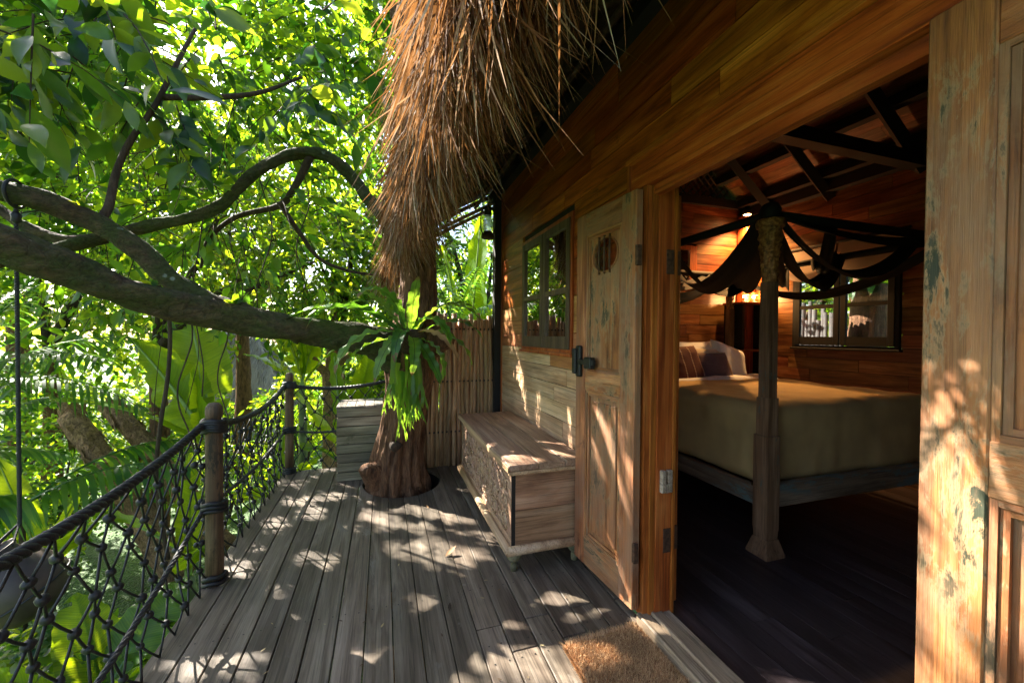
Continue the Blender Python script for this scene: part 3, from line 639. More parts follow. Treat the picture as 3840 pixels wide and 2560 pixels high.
def door_leaf(name_label, hinge, ang, sgn, z0, h, wd):
    """leaf in local u (from hinge), thickness t; visible face towards -x. sgn=+1 leaf runs to +y"""
    ux, uy = sin(ang), cos(ang)*sgn
    T = Matrix(((1*abs(cos(ang)), ux, 0, hinge[0]), (-ux*sgn*0, uy, 0, hinge[1]), (0, 0, 1, z0), (0, 0, 0, 1)))
    st = .105; th = .036
    lf = MB().box(0, th, .002, st, 0, h, T, c=.003).build('door', M['door'], house)
    if name_label: lf['label'] = name_label
    add = lambda n, a, mat, **k: MB().box(*a, T, **k).build(n, mat, lf)
    add('stile', (0, th, wd-st+.01, wd-.002, 0, h), M['door'], c=.003)
    for a, b in ((0, .15), (.945, 1.05), (h-.12, h)):
        add('rail', (.0015, th-.001, st+.0005, wd-st+.0095, a, b), M['door_h'], c=.002)
    u0, u1 = st, wd-st+.01
    for a, b, hole in ((.15, .945, False), (1.05, h-.12, True)):
        # moulding strips round the panel
        for k, (e, x) in enumerate(((.0, .005), (.014, .010))):
            for q in ((x, .022, u0+e, u0+e+.013, a+e, b-e), (x, .022, u1-e-.013, u1-e, a+e, b-e)):
                add('moulding', q, M['door'])
            for q in ((x+.0004, .022, u0+e+.013, u1-e-.013, a+e, a+e+.013), (x+.0004, .022, u0+e+.013, u1-e-.013, b-e-.013, b-e)):
                add('moulding', q, M['door_h'])
        pu0, pu1, pa, pb = u0+.02, u1-.02, a+.02, b-.02
        if not hole:
            add('panel', (.020, .030, pu0, pu1, pa, pb), M['door'])
            add('raised_field', (.013, .020, pu0+.025, pu1-.025, pa+.03, pb-.03), M['door'], c=.004)
        else:
            cu, cz, ru, rz = (pu0+pu1)/2, h-.245, (pu1-pu0)*.38, .082; n = 40; mb = MB()
            ring = []
            for k in range(n):
                t = 2*pi*k/n; c, s_ = cos(t), sin(t)
                inner_p = (cu+ru*c, cz+rz*s_)
                # ray to rectangle
                du = (pu1-cu)/c if c > 1e-6 else ((pu0-cu)/c if c < -1e-6 else 1e9)
                dz = (pb-cz)/s_ if s_ > 1e-6 else ((pa-cz)/s_ if s_ < -1e-6 else 1e9)
                m_ = min(du, dz); ring.append((inner_p, (cu+c*m_, cz+s_*m_)))
            for (ip, op) in ring: mb.v += [(.016, *ip), (.016, *op), (.030, *ip), (.030, *op)]
            for k in range(n):
                i, j = 4*k, 4*((k+1) % n)
                mb.f += [(i, i+1, j+1, j), (i+2, j+2, j+3, i+3), (i, j, j+2, i+2)]
            for (cu_, cz_) in ((pu0, pa), (pu1, pa), (pu1, pb), (pu0, pb)): pass
            # corner fill
            corners = [(pu1, pb), (pu0, pb), (pu0, pa), (pu1, pa)]
            for cx, cz_ in corners:
                best = sorted(range(n), key=lambda k: (ring[k][1][0]-cx)**2+(ring[k][1][1]-cz_)**2)[:8]
                for k in range(n):
                    a1, a2 = ring[k][1], ring[(k+1) % n][1]
                    if (abs(a1[0]-cx) < 1e-6 and abs(a2[1]-cz_) < 1e-6) or (abs(a1[1]-cz_) < 1e-6 and abs(a2[0]-cx) < 1e-6):
                        nv = len(mb.v); mb.v.append((.016, cx, cz_)); mb.f.append((4*k+1, nv, 4*((k+1) % n)+1))
            mb.v = [T @ Vector(p) for p in mb.v]
            mb.build('panel', M['door'], lf)
            rb = MB(); rb.tube([T @ Vector((.014, cu+ru*1.06*cos(2*pi*k/32), cz+rz*1.05*sin(2*pi*k/32))) for k in range(33)], .005, 6, cap=False)
            rb.build('oval_rim', M['door'], lf, True)
            for du in (-.045, 0, .045):
                MB().tube([T @ Vector((.011, cu+du, cz-.096)), T @ Vector((.009, cu+du, cz)), T @ Vector((.011, cu+du, cz+.096))], .0055, 7).build('bar', M['rust'], lf, True)
    for z in ((.22, h-.34) if sgn > 0 else ()):
        add('hinge', (-.004, .02, -.014, .004, z, z+.09), M['rust'], c=.002)
    return lf, T
lf, T = door_leaf(None, (WX-.078, 1.53), -.073, 1, .062, 1.895, .505)
# sliding bolt on the left leaf
lt = MB(); lt.box(-.022, .0, .43, .475, 1.015, 1.185, T, c=.006); lt.box(-.036, -.018, .455, .490, 1.03, 1.17, T, c=.006)
lt.box(-.026, -.004, .30, .45, 1.085, 1.112, T, c=.003); lt.box(-.034, .0, .31, .375, 1.066, 1.126, T, c=.005)
lt.build('bolt', M['iron'], lf)
door_leaf(None, (WX-.078, .535), -.06, -1, .062, 1.895, .505)
# inner leaf folded back inside, only its hinge edge shows
il = MB().box(WX+.118, WX+.152, D1-.005, D1+.44, .075, DT-.03, c=.003).build('inner_door', M['frame'], house)
for z in (.32, 1.58): MB().box(WX+.117, WX+.150, D1-.009, D1-.004, z, z+.11, c=.001).build('hinge', M['rust'], il)
for z in (.32, 1.58): MB().box(WX+.06, WX+.10, D1-.0235, D1-.0195, z, z+.11, c=.001).build('hinge', M['rust'], df)

# windows
M['glass'] = glassmat('window glass')
def window(y0, y1, z0, z1, xf, sgn, mat, label=None, trim=M['frame']):
    """casement pair in a wall x = xf; sgn -1: outside towards -x"""
    w = MB()
    w.box(xf-.012, xf+.03, y0, y0+.028, z0, z1); w.box(xf-.012, xf+.03, y1-.028, y1, z0, z1)
    w.box(xf-.0115, xf+.03, y0+.028, y1-.028, z1-.028, z1); w.box(xf-.0115, xf+.03, y0+.028, y1-.028, z0, z0+.022)
    w = w.build('window', trim, house)
    MB().box(xf-.03, xf+.03, y0-.015, y1+.015, z0-.022, z0-.001, c=.003).build('sill', trim, w)
    ym = (y0+y1)/2
    for a, b in ((y0+.03, ym-.004), (ym+.004, y1-.03)):
        s = .052; f = MB(); za, zb = z0+.024, z1-.03
        f.box(xf-.02, xf+.012, a, a+s, za, zb, c=.003); f.box(xf-.02, xf+.012, b-s, b, za, zb, c=.003)
        f.box(xf-.019, xf+.011, a+s, b-s, zb-s, zb); f.box(xf-.019, xf+.011, a+s, b-s, za, za+.085)
        zm = za + (zb-za)*.46
        f.box(xf-.018, xf+.010, a+s, b-s, zm-.018, zm+.018)
        f.build('casement', mat, w)
        for p, q in ((za+.085, zm-.018), (zm+.018, zb-s)):
            MB().box(xf-.004, xf-.001, a+s, b-s, p, q).build('pane', M['glass'], w)
window(W0, W1, WB, WT, WX, -1, M['winwood'])
window(B0, B1, BB, BT, BX-.02, 1, M['beam'], trim=M['beam'])
hwf = MB(); hwf.box(HWX0, HWX1, HWY-.012, HWY+.03, HWB, HWB+.05); hwf.box(HWX0, HWX1, HWY-.012, HWY+.03, HWT-.05, HWT); hwf.box(HWX1-.10, HWX1, HWY-.013, HWY+.03, HWB, HWT); hwf.box(HWX0, HWX0+.06, HWY-.013, HWY+.03, HWB, HWT)
hwf.box(HWX0+.36, HWX0+.41, HWY-.011, HWY+.028, HWB+.05, HWT-.05)
hwf = hwf.build('window', M['frame'], house); MB().box(HWX0+.06, HWX1-.10, HWY+.01, HWY+.013, HWB+.05, HWT-.05).build('pane', M['glass'], hwf)

# thatched roof -------------------------------------------------------------
def und(x): return 2.85 - .57*(WX - x)              # underside of the front overhang
EX = .135
def build_roof():
    rf = MB()
    ridge = roof_z(2.7)+.45
    yA, yB = -1.6, 4.28
    prof = [(EX, und(EX)+.02), (WX, 2.87), (WX, roof_z(WX)+.06), (2.7, roof_z(2.7)+.06), (BX+.7, roof_z(BX+.7)+.06), (BX+.75, roof_z(BX+.7)+.30), (2.7, ridge), (WX-.2, und(WX)+.55), (EX-.02, und(EX)+.24)]
    n = len(prof)
    rf.add([(x, yA, z) for x, z in prof] + [(x, yB, z) for x, z in prof], [tuple(range(n)), tuple(reversed(range(n, 2*n)))] + [(i, n+i, n+(i+1) % n, (i+1) % n) for i in range(n)])
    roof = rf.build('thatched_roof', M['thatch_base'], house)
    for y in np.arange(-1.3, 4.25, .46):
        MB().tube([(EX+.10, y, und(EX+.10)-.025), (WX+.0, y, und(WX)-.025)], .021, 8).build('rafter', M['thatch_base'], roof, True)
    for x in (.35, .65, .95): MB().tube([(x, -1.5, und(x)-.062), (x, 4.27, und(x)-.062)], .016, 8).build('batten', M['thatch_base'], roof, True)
    MB().box(WX-.07, WX-.002, -1.4, 4.27, und(WX)-.13, und(WX)-.05).build('wall_plate', M['beam'], roof)
    for dz in (0, .05): MB().tube([(EX+.3, 4.22, und(EX+.3)-.11-dz), (WX, 4.22, und(WX)-.11-dz)], .02, 7).build('verge_pole', M['bamboo'], roof, True)
    # hanging straw: ribbons rooted under the eave
    def straws(N, x0, x1, ya, yb, L0, L1, lean, seed, dens=1.0, zoff=0.):
        r = np.random.default_rng(seed)
        y = r.uniform(ya, yb, N); x = x0 - .022*(y-1.0) + (x1-x0)*r.beta(1., 1.7, N)
        z = 2.85 - .57*(WX-x) + r.uniform(-.02, .16, N) + zoff
        L = r.uniform(L0, L1, N)*(1 - .55*np.clip((x-x0)/(x1-x0), 0, 1)*r.uniform(.2, 1, N))
        K = 5; t = np.linspace(0, 1, K)
        dx = r.normal(lean, .15, N); dy = r.normal(0, .17, N); cx = r.normal(0, .16, N); cy = r.normal(0, .18, N)
        P = np.stack([x[:, None] + L[:, None]*(dx[:, None]*t + cx[:, None]*t*t), y[:, None] + L[:, None]*(dy[:, None]*t + cy[:, None]*t*t), z[:, None] - L[:, None]*t], 2)
        tip = P[:, -1]; mid = P[:, 3]
        k = beam_clear(tip, .045) & beam_clear(mid, .045); P = P[k]; n_ = len(P)
        a = r.uniform(0, pi, n_); wd = r.uniform(.0014, .0052, n_)
        side = np.stack([np.cos(a), np.sin(a), np.zeros(n_)], 1)
        wprof = np.array([1, 1, .9, .7, .1])
        Lf = P + side[:, None]*wd[:, None, None]*wprof[None, :, None]; Rt = P - side[:, None]*wd[:, None, None]*wprof[None, :, None]
        V = np.stack([Lf, Rt], 2).reshape(-1, 3); idx = np.arange(n_*K*2).reshape(n_, K, 2); F = []
        for i in range(K-1):
            A, B, C, D = idx[:, i, 0], idx[:, i, 1], idx[:, i+1, 1], idx[:, i+1, 0]
            F += [np.stack([A, B, C], 1), np.stack([A, C, D], 1)]
        return V, np.concatenate(F)
    v, f = merge([straws(9000, EX-.01, EX+.24, .9, 4.28, .28, .60, .07, 1, zoff=.02), straws(6200, EX, .56, .45, 4.25, .2, .52, .05, 2),
                  straws(5000, EX-.03, EX+.12, 1.0, 4.3, .25, .5, .04, 5, zoff=.2), straws(420, .15, .6, .28, 1.7, .3, .66, .03, 3), straws(2500, EX-.02, .5, 3.6, 4.32, .35, .75, .0, 4)])
    o = link_obj('straw_fringe', tri_mesh('straw_fringe', v, f), M['straw'], roof); o['kind'] = 'stuff'
t = NT('straw'); g = t.n('ShaderNodeNewGeometry'); rr = g.outputs['Random Per Island']
c = t.ramp(rr, [(.05, (.03, .014, .007)), (.25, (.10, .042, .017)), (.5, (.20, .095, .042)), (.75, (.30, .185, .105)), (.95, (.30, .25, .20))])
p = t.n('ShaderNodeBsdfPrincipled', {'Base Color': c, 'Roughness': .9, 'Specular IOR Level': .15}); tr = t.n('ShaderNodeBsdfTranslucent', {'Color': t.mix(c, (.7, .30, .08), .35)})
M['straw'] = t.done(t.n('ShaderNodeMixShader', {0: .22, 1: p.outputs[0], 2: tr.outputs[0]}).outputs[0])
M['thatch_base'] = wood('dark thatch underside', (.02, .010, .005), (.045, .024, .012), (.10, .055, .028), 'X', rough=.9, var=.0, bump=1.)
build_roof()

# ================================================================== CHEST
def build_chest():
    x0, x1, y0, y1 = .665, 1.115, 2.06, 3.50; zb, zt = .135, .565
    t = thing('blanket_chest', 'low carved wooden chest with round feet against the cabin wall', 'chest', ((x0+x1)/2, (y0+y1)/2, 0))
    lid = MB(); n = 3; xs = [x0-.02, x0+.155, x0+.315, x1+.012]
    for a, b in zip(xs[:-1], xs[1:]):
        MB().box(a+.0015, b-.0015, y0-.025, y1+.02, zt+random.uniform(0, .002), zt+.035+random.uniform(-.0015, .0015), c=.004).build('lid_board', M['chest'], t)
    MB().box(x0-.026, x0-.0205, y0-.027, y1+.02, zt-.004, zt+.028, c=.002).build('lid_edge', M['chest_lt'], t)
    MB().box(x0-.018, x1, y0-.024, y0-.004, zt-.022, zt-.001, c=.004).build('lid_moulding', M['chest_lt'], t)
    for a, b in ((zb, zb+.205), (zb+.2075, zt-.001)):
        MB().box(x0+.028, x1, y0, y0+.022, a, b, c=.002).build('end_board', M['chest_x'], t)
    MB().box(x0+.028, x1, y1-.022, y1, zb, zt-.001).build('far_end', M['chest_x'], t)
    MB().box(x1-.02, x1-.001, y0+.023, y1-.023, zb, zt-.001).build('back', M['chest'], t)
    MB().box(x0+.02, x1-.02, y0+.023, y1-.023, zb, zb+.02).build('bottom', M['chest'], t)
    MB().box(x0+.004, x0+.0275, y0+.001, y0+.0235, zb, zt-.001, c=.002).build('corner_stile', M['iron'], t)
    fr = MB().box(x0+.010, x0+.0275, y0+.0245, y1, zb, zt-.001).build('front_panel', M['chest'], t)
    for a, b in ((zb, zb+.05), (zt-.055, zt-.001)):
        MB().box(x0+.001, x0+.0105, y0+.002, y1, a, b, c=.002).build('front_rail', M['chest'], fr)
    for y in (y0+.002, y0+.43, y0+.86, y1-.06):
        MB().box(x0+.0015, x0+.0105, y, y+.055, zb+.0505, zt-.0555, c=.002).build('front_stile', M['chest'], fr)
    # carved scrolls
    def scroll(turns, R, r0):
        m = MB(); pts = []; rad = []
        for k in range(46):
            q = k/45; a = turns*2*pi*q; r = R*(1-q)**.8 + .006
            pts.append((0, r*cos(a), r*sin(a))); rad.append(r0*(1-.5*q))
        m.tube(pts, rad, 6); me = m.mesh('carved_scroll'); me.materials.append(M['chest'])
        me.polygons.foreach_set('use_smooth', np.ones(len(me.polygons), bool)); return me
    A = [scroll(1.7, .052, .0075), scroll(1.3, .036, .006), scroll(2.0, .068, .009)]
    lf = MB(); P = [(0, 0, 0), (0, .018, .03), (0, .010, .07), (0, 0, .10), (0, -.012, .07), (0, -.016, .03)]
    lf.add([(-.010, 0, .05)] + P, [(0, i, i % 6+1) for i in range(1, 7)]); lfm = lf.mesh('carved_leaf'); lfm.materials.append(M['chest'])
    y = y0+.11
    while y < y1-.1:
        for z in (zb+.10, zb+.205, zb+.31):
            for s in (-1, 1):
                o = bpy.data.objects.new('carved_scroll', random.choice(A)); COL.objects.link(o); o.parent = fr
                o.location = (x0+.006, y+s*.022+random.uniform(-.01, .01), z+random.uniform(-.012, .012)); o.scale = (1, s*random.uniform(.8, 1.1), random.choice((-1, 1))*random.uniform(.8, 1.05)); o.rotation_euler = (random.uniform(-.6, .6), 0, 0)
        for z in (zb+.06, zb+.17, zb+.27):
            o = bpy.data.objects.new('carved_leaf', lfm); COL.objects.link(o); o.parent = fr
            o.location = (x0+.008, y+.058+random.uniform(-.008, .008), z); o.rotation_euler = (random.uniform(-.7, .7), 0, 0)
        y += .115
    # base moulding, worn round
    MB().tube([(x0-.012, y0-.02, zb-.005), (x0-.014, y0+.4, zb-.004), (x0-.012, y1, zb-.006)], .026, 10).build('base_moulding', M['chest_lt'], t, True)
    MB().tube([(x0-.02, y0-.014, zb-.005), ((x0+x1)/2, y0-.015, zb-.003), (x1, y0-.013, zb-.004)], .026, 10).build('base_moulding', M['chest_lt'], t, True)
    prof = [(.018, 0), (.020, .03), (.015, .045), (.026, .055), (.042, .075), (.046, .095), (.040, .112), (.026, .118)]
    for x in (x0+.03, x1-.05):
        for y in (y0+.03, y1-.05): MB().lathe(prof, (x, y, 0), 16).build('foot', M['chest_foot'], t, True)
build_chest()

# ================================================================== PLANK BOX beside the trunk
def build_crate():
    x0, x1, y0, y1 = -.385, .0, 3.80, 4.215
    t = thing('plank_box', 'tall box of horizontal mossy grey planks standing between railing and trunk', 'box', ((x0+x1)/2, (y0+y1)/2, 0))
    n = 8; h = .645/n
    MB().box(x0+.02, x1-.02, y0+.02, y1-.02, .0, .63).build('core', M['beam'], t)
    for i in range(n):
        z = i*h + .004
        j = random.uniform(-.003, .003)
        MB().box(x0+j, x1+j, y0+random.uniform(-.003, .003), y0+.02, z, z+h-.0055, c=.003).build('plank', M['crate'], t)
        MB().box(x0+j, x0+.02, y0+.021, y1, z, z+h-.004, c=.002).build('plank', M['crate_y'], t)
        MB().box(x1-.02, x1+j, y0+.021, y1, z, z+h-.004, c=.002).build('plank', M['crate_y'], t)
    k = 5; w = (x1-x0+.01)/k
    for i in range(k): MB().box(x0-.005+i*w+.002, x0-.005+(i+1)*w-.002, y0-.012, y1, .646, .664+random.uniform(-.001, .001), c=.002).build('top_plank', M['crate_y'], t)
build_crate()

# ================================================================== DOORMAT
def build_mat():
    c = [(.715, 1.50), (1.085, 1.515), (1.09, .72), (.715, .70)]
    r = np.random.default_rng(5); N = 60000
    u, v = r.uniform(0, 1, N), r.uniform(0, 1, N)
    C = np.array(c)
    XY = (C[0]*(1-u)[:, None]+C[1]*u[:, None])*(1-v)[:, None] + (C[3]*(1-u)[:, None]+C[2]*u[:, None])*v[:, None]
    keep = XY[:, 1] > .95; XY = XY[keep]; u = u[keep]; v = v[keep]; N = len(XY)
    base = np.concatenate([XY, np.full((N, 1), .012)], 1)
    lean = r.normal(0, .35, (N, 2)); edge = np.minimum(u, 1-u)
    lean[:, 0] += np.where(u < .03, -1.2, 0); lean[:, 1] += np.where(v < .02, 1.2, 0)
    L = r.uniform(.007, .016, N); tip = base + np.concatenate([lean*L[:, None], L[:, None]], 1)
    a = r.uniform(0, pi, N); s = np.stack([np.cos(a), np.sin(a), np.zeros(N)], 1)*.0013
    V = np.stack([base-s, base+s, tip], 1).reshape(-1, 3); F = np.arange(3*N).reshape(-1, 3)
    t = thing('doormat', 'rough brown coir doormat on the deck at the threshold', 'doormat', (.9, 1.1, .0))
    mb = MB(); n = 4; mb.add([(x, y, .002) for x, y in c]+[(x, y, .014) for x, y in c], [(3,2,1,0)[::-1], (4,7,6,5)[::-1], (0,1,5,4), (1,2,6,5), (2,3,7,6), (3,0,4,7)])
    m = plain('coir backing', (.20, .095, .035), .9, var=.4, scale=60)
    mb.build('backing', m, t)
    tm = NT('coir fibre'); g = tm.n('ShaderNodeNewGeometry')
    cc = tm.ramp(g.outputs['Random Per Island'], [(.1, (.26, .125, .05)), (.5, (.52, .295, .13)), (.9, (.68, .44, .22))])
    nz = tm.n('ShaderNodeTexNoise', {'Vector': g.outputs['Position'], 'Scale': 9., 'Detail': 5})
    cc = tm.mix(cc, tm.ramp(nz.outputs[0], [(.3, (.7,)*3), (.7, (1.15,)*3)]), .9, 'MULTIPLY')
    fm = tm.done(tm.n('ShaderNodeBsdfPrincipled', {'Base Color': cc, 'Roughness': .8}).outputs[0])
    o = link_obj('pile', tri_mesh('pile', V, F), fm, t); o['kind'] = 'stuff'
build_mat()

# ================================================================== STICK FENCE at the far end of the deck
def stick(x, y, z0, z1, r, mat, parent, wob=.007):
    n = 7; ph = random.uniform(0, 9)
    pts = [(x + wob*sin(ph+i*1.3) + random.uniform(-.004, .004), y + random.uniform(-.006, .006), z0 + (z1-z0)*i/(n-1)) for i in range(n)]
    rad = [r*random.uniform(.85, 1.1) for _ in range(n)]
    return MB().tube(pts, rad, 8).build('stick', mat, parent, True)
def build_fence():
    t = thing('stick_fence', 'fence of upright bare brown sticks behind the tree trunk and chest', 'fence', (.75, 4.0, 0))
    x = .28
    while x < 1.10:
        r = random.uniform(.017, .026)
        stick(x+r, 3.985+random.uniform(-.008, .012), -.02, 1.50+random.uniform(-.05, .03), r, M['stick'], t)
        x += 2*r-random.uniform(.001, .006)
    x = .26
    while x < 1.10:
        r = random.uniform(.018, .024); stick(x+r, 4.025, -.02, 1.45+random.uniform(-.05, .03), r, M['stick'], t, .005); x += 2*r-.003
    for z in (.34, .84, 1.36):
        MB().tube([(.26, 4.055, z), (1.08, 4.055, z+.01)], .016, 8).build('cross_pole', M['stick'], t, True)
        for k in range(19):
            xk = .31+k*.042
            MB().tube([(xk, 3.955, z-.006), (xk+.004, 3.962, z+.006)], .008, 6).build('tie', M['rope'], t)
build_fence()

# ================================================================== LANTERN under the eave
def build_lantern():
    cx, cy, z0 = 1.005, 3.93, 2.27
    t = thing('storm_lantern', 'old rusty kerosene storm lantern hanging by the dark corner post', 'lantern', (cx, cy, z0))
    MB().lathe([(.02, .0), (.062, .005), (.066, .02), (.062, .05), (.045, .06), (.042, .075)], (cx, cy, z0), 20).build('fuel_tank', M['rust'], t, True)
    MB().lathe([(.034, .076), (.042, .09), (.050, .13), (.046, .17), (.034, .215), (.030, .235)], (cx, cy, z0), 20).build('glass_chimney', M['lampglass'], t, True)
    MB().lathe([(.036, .236), (.040, .25), (.034, .29), (.040, .295), (.042, .31), (.024, .33), (.02, .34)], (cx, cy, z0), 20).build('cap', M['iron'], t, True)
    for s in (-1, 1):
        MB().tube(smooth_path([(cx+s*.055, cy, z0+.05), (cx+s*.074, cy, z0+.12), (cx+s*.070, cy, z0+.24), (cx+s*.042, cy, z0+.31)], 5), .006, 7).build('frame_tube', M['iron'], t, True)
    MB().tube(smooth_path([(cx-.07, cy, z0+.25), (cx-.05, cy, z0+.40), (cx, cy, z0+.45), (cx+.05, cy, z0+.40), (cx+.07, cy, z0+.25)], 6), .0025, 6).build('bail_handle', M['rope_g'], t, True)
    for z in (.115, .17): MB().tube([(cx+.053*cos(a), cy+.053*sin(a), z0+z+.01*sin(2*a)) for a in np.linspace(0, 2*pi, 25)], .0016, 5, cap=False).build('guard_wire', M['iron'], t, True)
    MB().tube([(cx, cy, z0+.45), (cx, cy, und(cx)-.05)], .003, 6).build('hook', M['iron'], t)
t = NT('lamp glass'); e = t.n('ShaderNodeBsdfTranslucent', {'Color': (.8, .88, .95, 1)}); g_ = t.n('ShaderNodeBsdfGlossy', {'Roughness': .05}); tr = t.n('ShaderNodeBsdfTransparent', {})
a_ = t.n('ShaderNodeMixShader', {0: .45, 1: tr.outputs[0], 2: e.outputs[0]}); M['lampglass'] = t.done(t.n('ShaderNodeMixShader', {0: .15, 1: a_.outputs[0], 2: g_.outputs[0]}).outputs[0])
build_lantern()

# ================================================================== ROPE RAILING
def rope3(name, path, r, mat, parent, pitch=.09):
    """three-strand laid rope along a path"""
    P = np.array(path); seg = np.linalg.norm(np.diff(P, axis=0), axis=1); s = np.concatenate([[0], np.cumsum(seg)])
    n = max(12, int(s[-1]/.012)); q = np.linspace(0, s[-1], n)
    Q = np.stack([np.interp(q, s, P[:, i]) for i in range(3)], 1)
    T = np.gradient(Q, axis=0); T /= np.linalg.norm(T, axis=1, keepdims=True)
    ref = np.array([0, 0, 1.]) if abs(T[0, 2]) < .9 else np.array([1., 0, 0])
    A = np.cross(T, ref); A /= np.linalg.norm(A, axis=1, keepdims=True); B = np.cross(T, A)
    mb = MB()
    for k in range(3):
        ph = 2*pi*q/pitch + k*2*pi/3
        mb.tube(Q + (A*np.cos(ph)[:, None]+B*np.sin(ph)[:, None])*r*.5, r*.56, 6)
    return mb.build(name, mat, parent, True)

def build_railing():
    t = thing('rope_railing', 'black knotted rope net railing strung between round wooden posts along the deck edge', 'railing', (-.83, 2.4, 0))
    posts = [(-.845, .55), (-.835, 2.45), (-.83, 4.19)]
    for i, (x, y) in enumerate(posts):
        r = .039 if i < 2 else .037
        prof = [(r*1.06, 0), (r*1.02, .3), (r, .6), (r*.97, .845), (r*.98, .862), (r*.80, .868), (r*.78, .876), (r*.92, .885), (r*1.0, .91), (r*.93, .94), (r*.6, .958), (.004, .962)]
        MB().lathe([(a*(1+.02*sin(9*z+i)), z) for a, z in prof], (x, y, -.02), 18).build('post', M['pole'], t, True)
        for zc, n in ((.82, 5), (.40, 3), (.02, 2)):
            if i == 2 and zc == .02: n = 3
            pts = [(x+(r*1.05+.010)*cos(a), y+(r*1.05+.010)*sin(a), zc-.03+.06*k/(24*n)+.006*sin(3*a)) for k, a in enumerate(np.linspace(0, 2*pi*n, 24*n))]
            MB().tube(pts, .0115, 6).build('lashing', M['rope'], t, True)
    def sag(p, q, d, n=16): return [(p[0]+(q[0]-p[0])*u, p[1]+(q[1]-p[1])*u, p[2]+(q[2]-p[2])*u - d*4*u*(1-u)) for u in np.linspace(0, 1, n)]
    P0, P1, P2 = (-.86, .55, .82), (-.875, 2.45, .835), (-.865, 4.19, .825)
    TR = (.02, 4.22, .83)
    tops = [sag(P0, P1, .085), sag(P1, P2, .10), sag(P2, TR, .05)]
    lows = [[(-.86, .55, .10)] + sag((-.86, .75, .07), (-.875, 2.45, .40), .06), sag((-.875, 2.45, .40), (-.865, 4.19, .40), .06), sag((-.865, 4.19, .40), (-.0, 4.22, .44), .06)]
    for p in tops: rope3('top_rope', p, .019, M['rope'], t)
    for p in lows: rope3('middle_rope', p, .0115, M['rope_g'], t)
    # knotted diamond net under each span
    kb = bmesh.new(); bmesh.ops.create_icosphere(kb, subdivisions=2, radius=.015)
    for v in kb.verts: v.co *= 1 + .25*noise.noise(v.co*160)
    km = bpy.data.meshes.new('knot'); kb.to_mesh(km); kb.free(); km.materials.append(M['rope']); km.polygons.foreach_set('use_smooth', np.ones(len(km.polygons), bool))
    spans = [(tops[0], -.86, 15, True, 0), (tops[1], -.865, 14, True, 0), (tops[2], 0, 7, False, .0)]
    for top, xo, cols, along_y, z_lo in spans:
        T = np.array(top); rows_ = 8; mb = MB(); K = []
        u_of = lambda q: np.array([np.interp(q, np.linspace(0, 1, len(T)), T[:, i]) for i in range(3)])
        nodes = {}
        for j in range(rows_+1):
            for i in range(cols+1):
                q = (i + (.5 if j % 2 else 0))/cols
                if q > 1.0001: continue
                tp = u_of(q); f = j/rows_
                pos = np.array([tp[0], tp[1], tp[2]*(1-f) + z_lo*f - (.012 if j == 0 else 0)])
                if 0 < j < rows_:
                    pos += rng.normal(0, .012, 3); bul = .05*sin(pi*f)
                    if along_y: pos[0] -= bul
                    else: pos[1] += bul*.6
                if along_y: pos[0] += .02*f
                nodes[(i, j)] = pos
        for (i, j), p in nodes.items():
            for ni in ((i, j+1), (i-1, j+1) if j % 2 == 0 else (i+1, j+1)):
                if ni in nodes:
                    a, b = p, nodes[ni]; m_ = (a+b)/2 + np.array([0, 0, -.004])
                    mb.tube([a, m_, b], .0043, 6)
            if 0 < j < rows_: K.append(p)
        net = mb.build('net', M['rope'], t, True)
        for p in K:
            o = bpy.data.objects.new('knot', km); COL.objects.link(o); o.parent = net; o.location = p
            o.rotation_euler = (random.uniform(0, 3), random.uniform(0, 3), 0); o.scale = (random.uniform(.85, 1.2),)*2 + (random.uniform(1, 1.35),)
build_railing()

# ================================================================== HANGING POT on a rope
def build_pot():
    c = Vector((-1.90, 3.06, -.32))
    t = thing('hanging_pot', 'dark tilted clay pot hanging on a long rope beyond the railing', 'pot', c)
    prof = [(.05, .0), (.12, .01), (.17, .06), (.205, .14), (.20, .22), (.17, .30), (.13, .36), (.115, .40), (.128, .43), (.118, .43), (.10, .40), (.04, .2)]
    R = Matrix.Translation(c) @ Matrix.Rotation(radians(-28), 4, 'Y') @ Matrix.Rotation(radians(10), 4, 'X')
    mb = MB().lathe(prof, (0, 0, 0), 28); mb.v = [R @ Vector(p) for p in mb.v]
    mb.build('body', plain('dark clay', (.055, .035, .026), .55, var=.6, scale=6, bump=.3), t, True)
    MB().tube([R @ Vector((.207*cos(a), .207*sin(a), .145)) for a in np.linspace(0, 2*pi, 33)], .006, 6, cap=False).build('cord_band', M['rope'], t, True)
    top = Vector((-2.03, 3.11, 2.13))
    neck = R @ Vector((0, 0, .42))
    # rope hangs plumb from the bough
    hang = Vector((-2.03, 3.11, .70))
    t2 = thing('hanging_rope', 'long thin dark rope hanging straight down from the bough at left', 'rope', top)
    rope3('strand', [tuple(top+Vector((0, 0, .03))), (-2.03, 3.11, 1.3), (-2.03, 3.11, .16)], .011, M['rope'], t2, .05)
    MB().tube([(top.x+.0, top.y+.078*cos(a), top.z-.03+.078*sin(a)) for a in np.linspace(0, 2*pi, 25)], .009, 6, cap=False).build('loop', M['rope'], t2, True)
    MB().lathe([(.01, 0), (.022, .012), (.02, .03), (.024, .05), (.012, .07)], (top.x, top.y, top.z-.20), 10).build('knot', M['rope'], t2, True)
    for q in (0, 2.1, 4.2): MB().tube([R @ Vector((.118*cos(q), .118*sin(q), .41)), (-2.03, 3.11, .18)], .006, 6).build('sling', M['rope'], t)
build_pot()

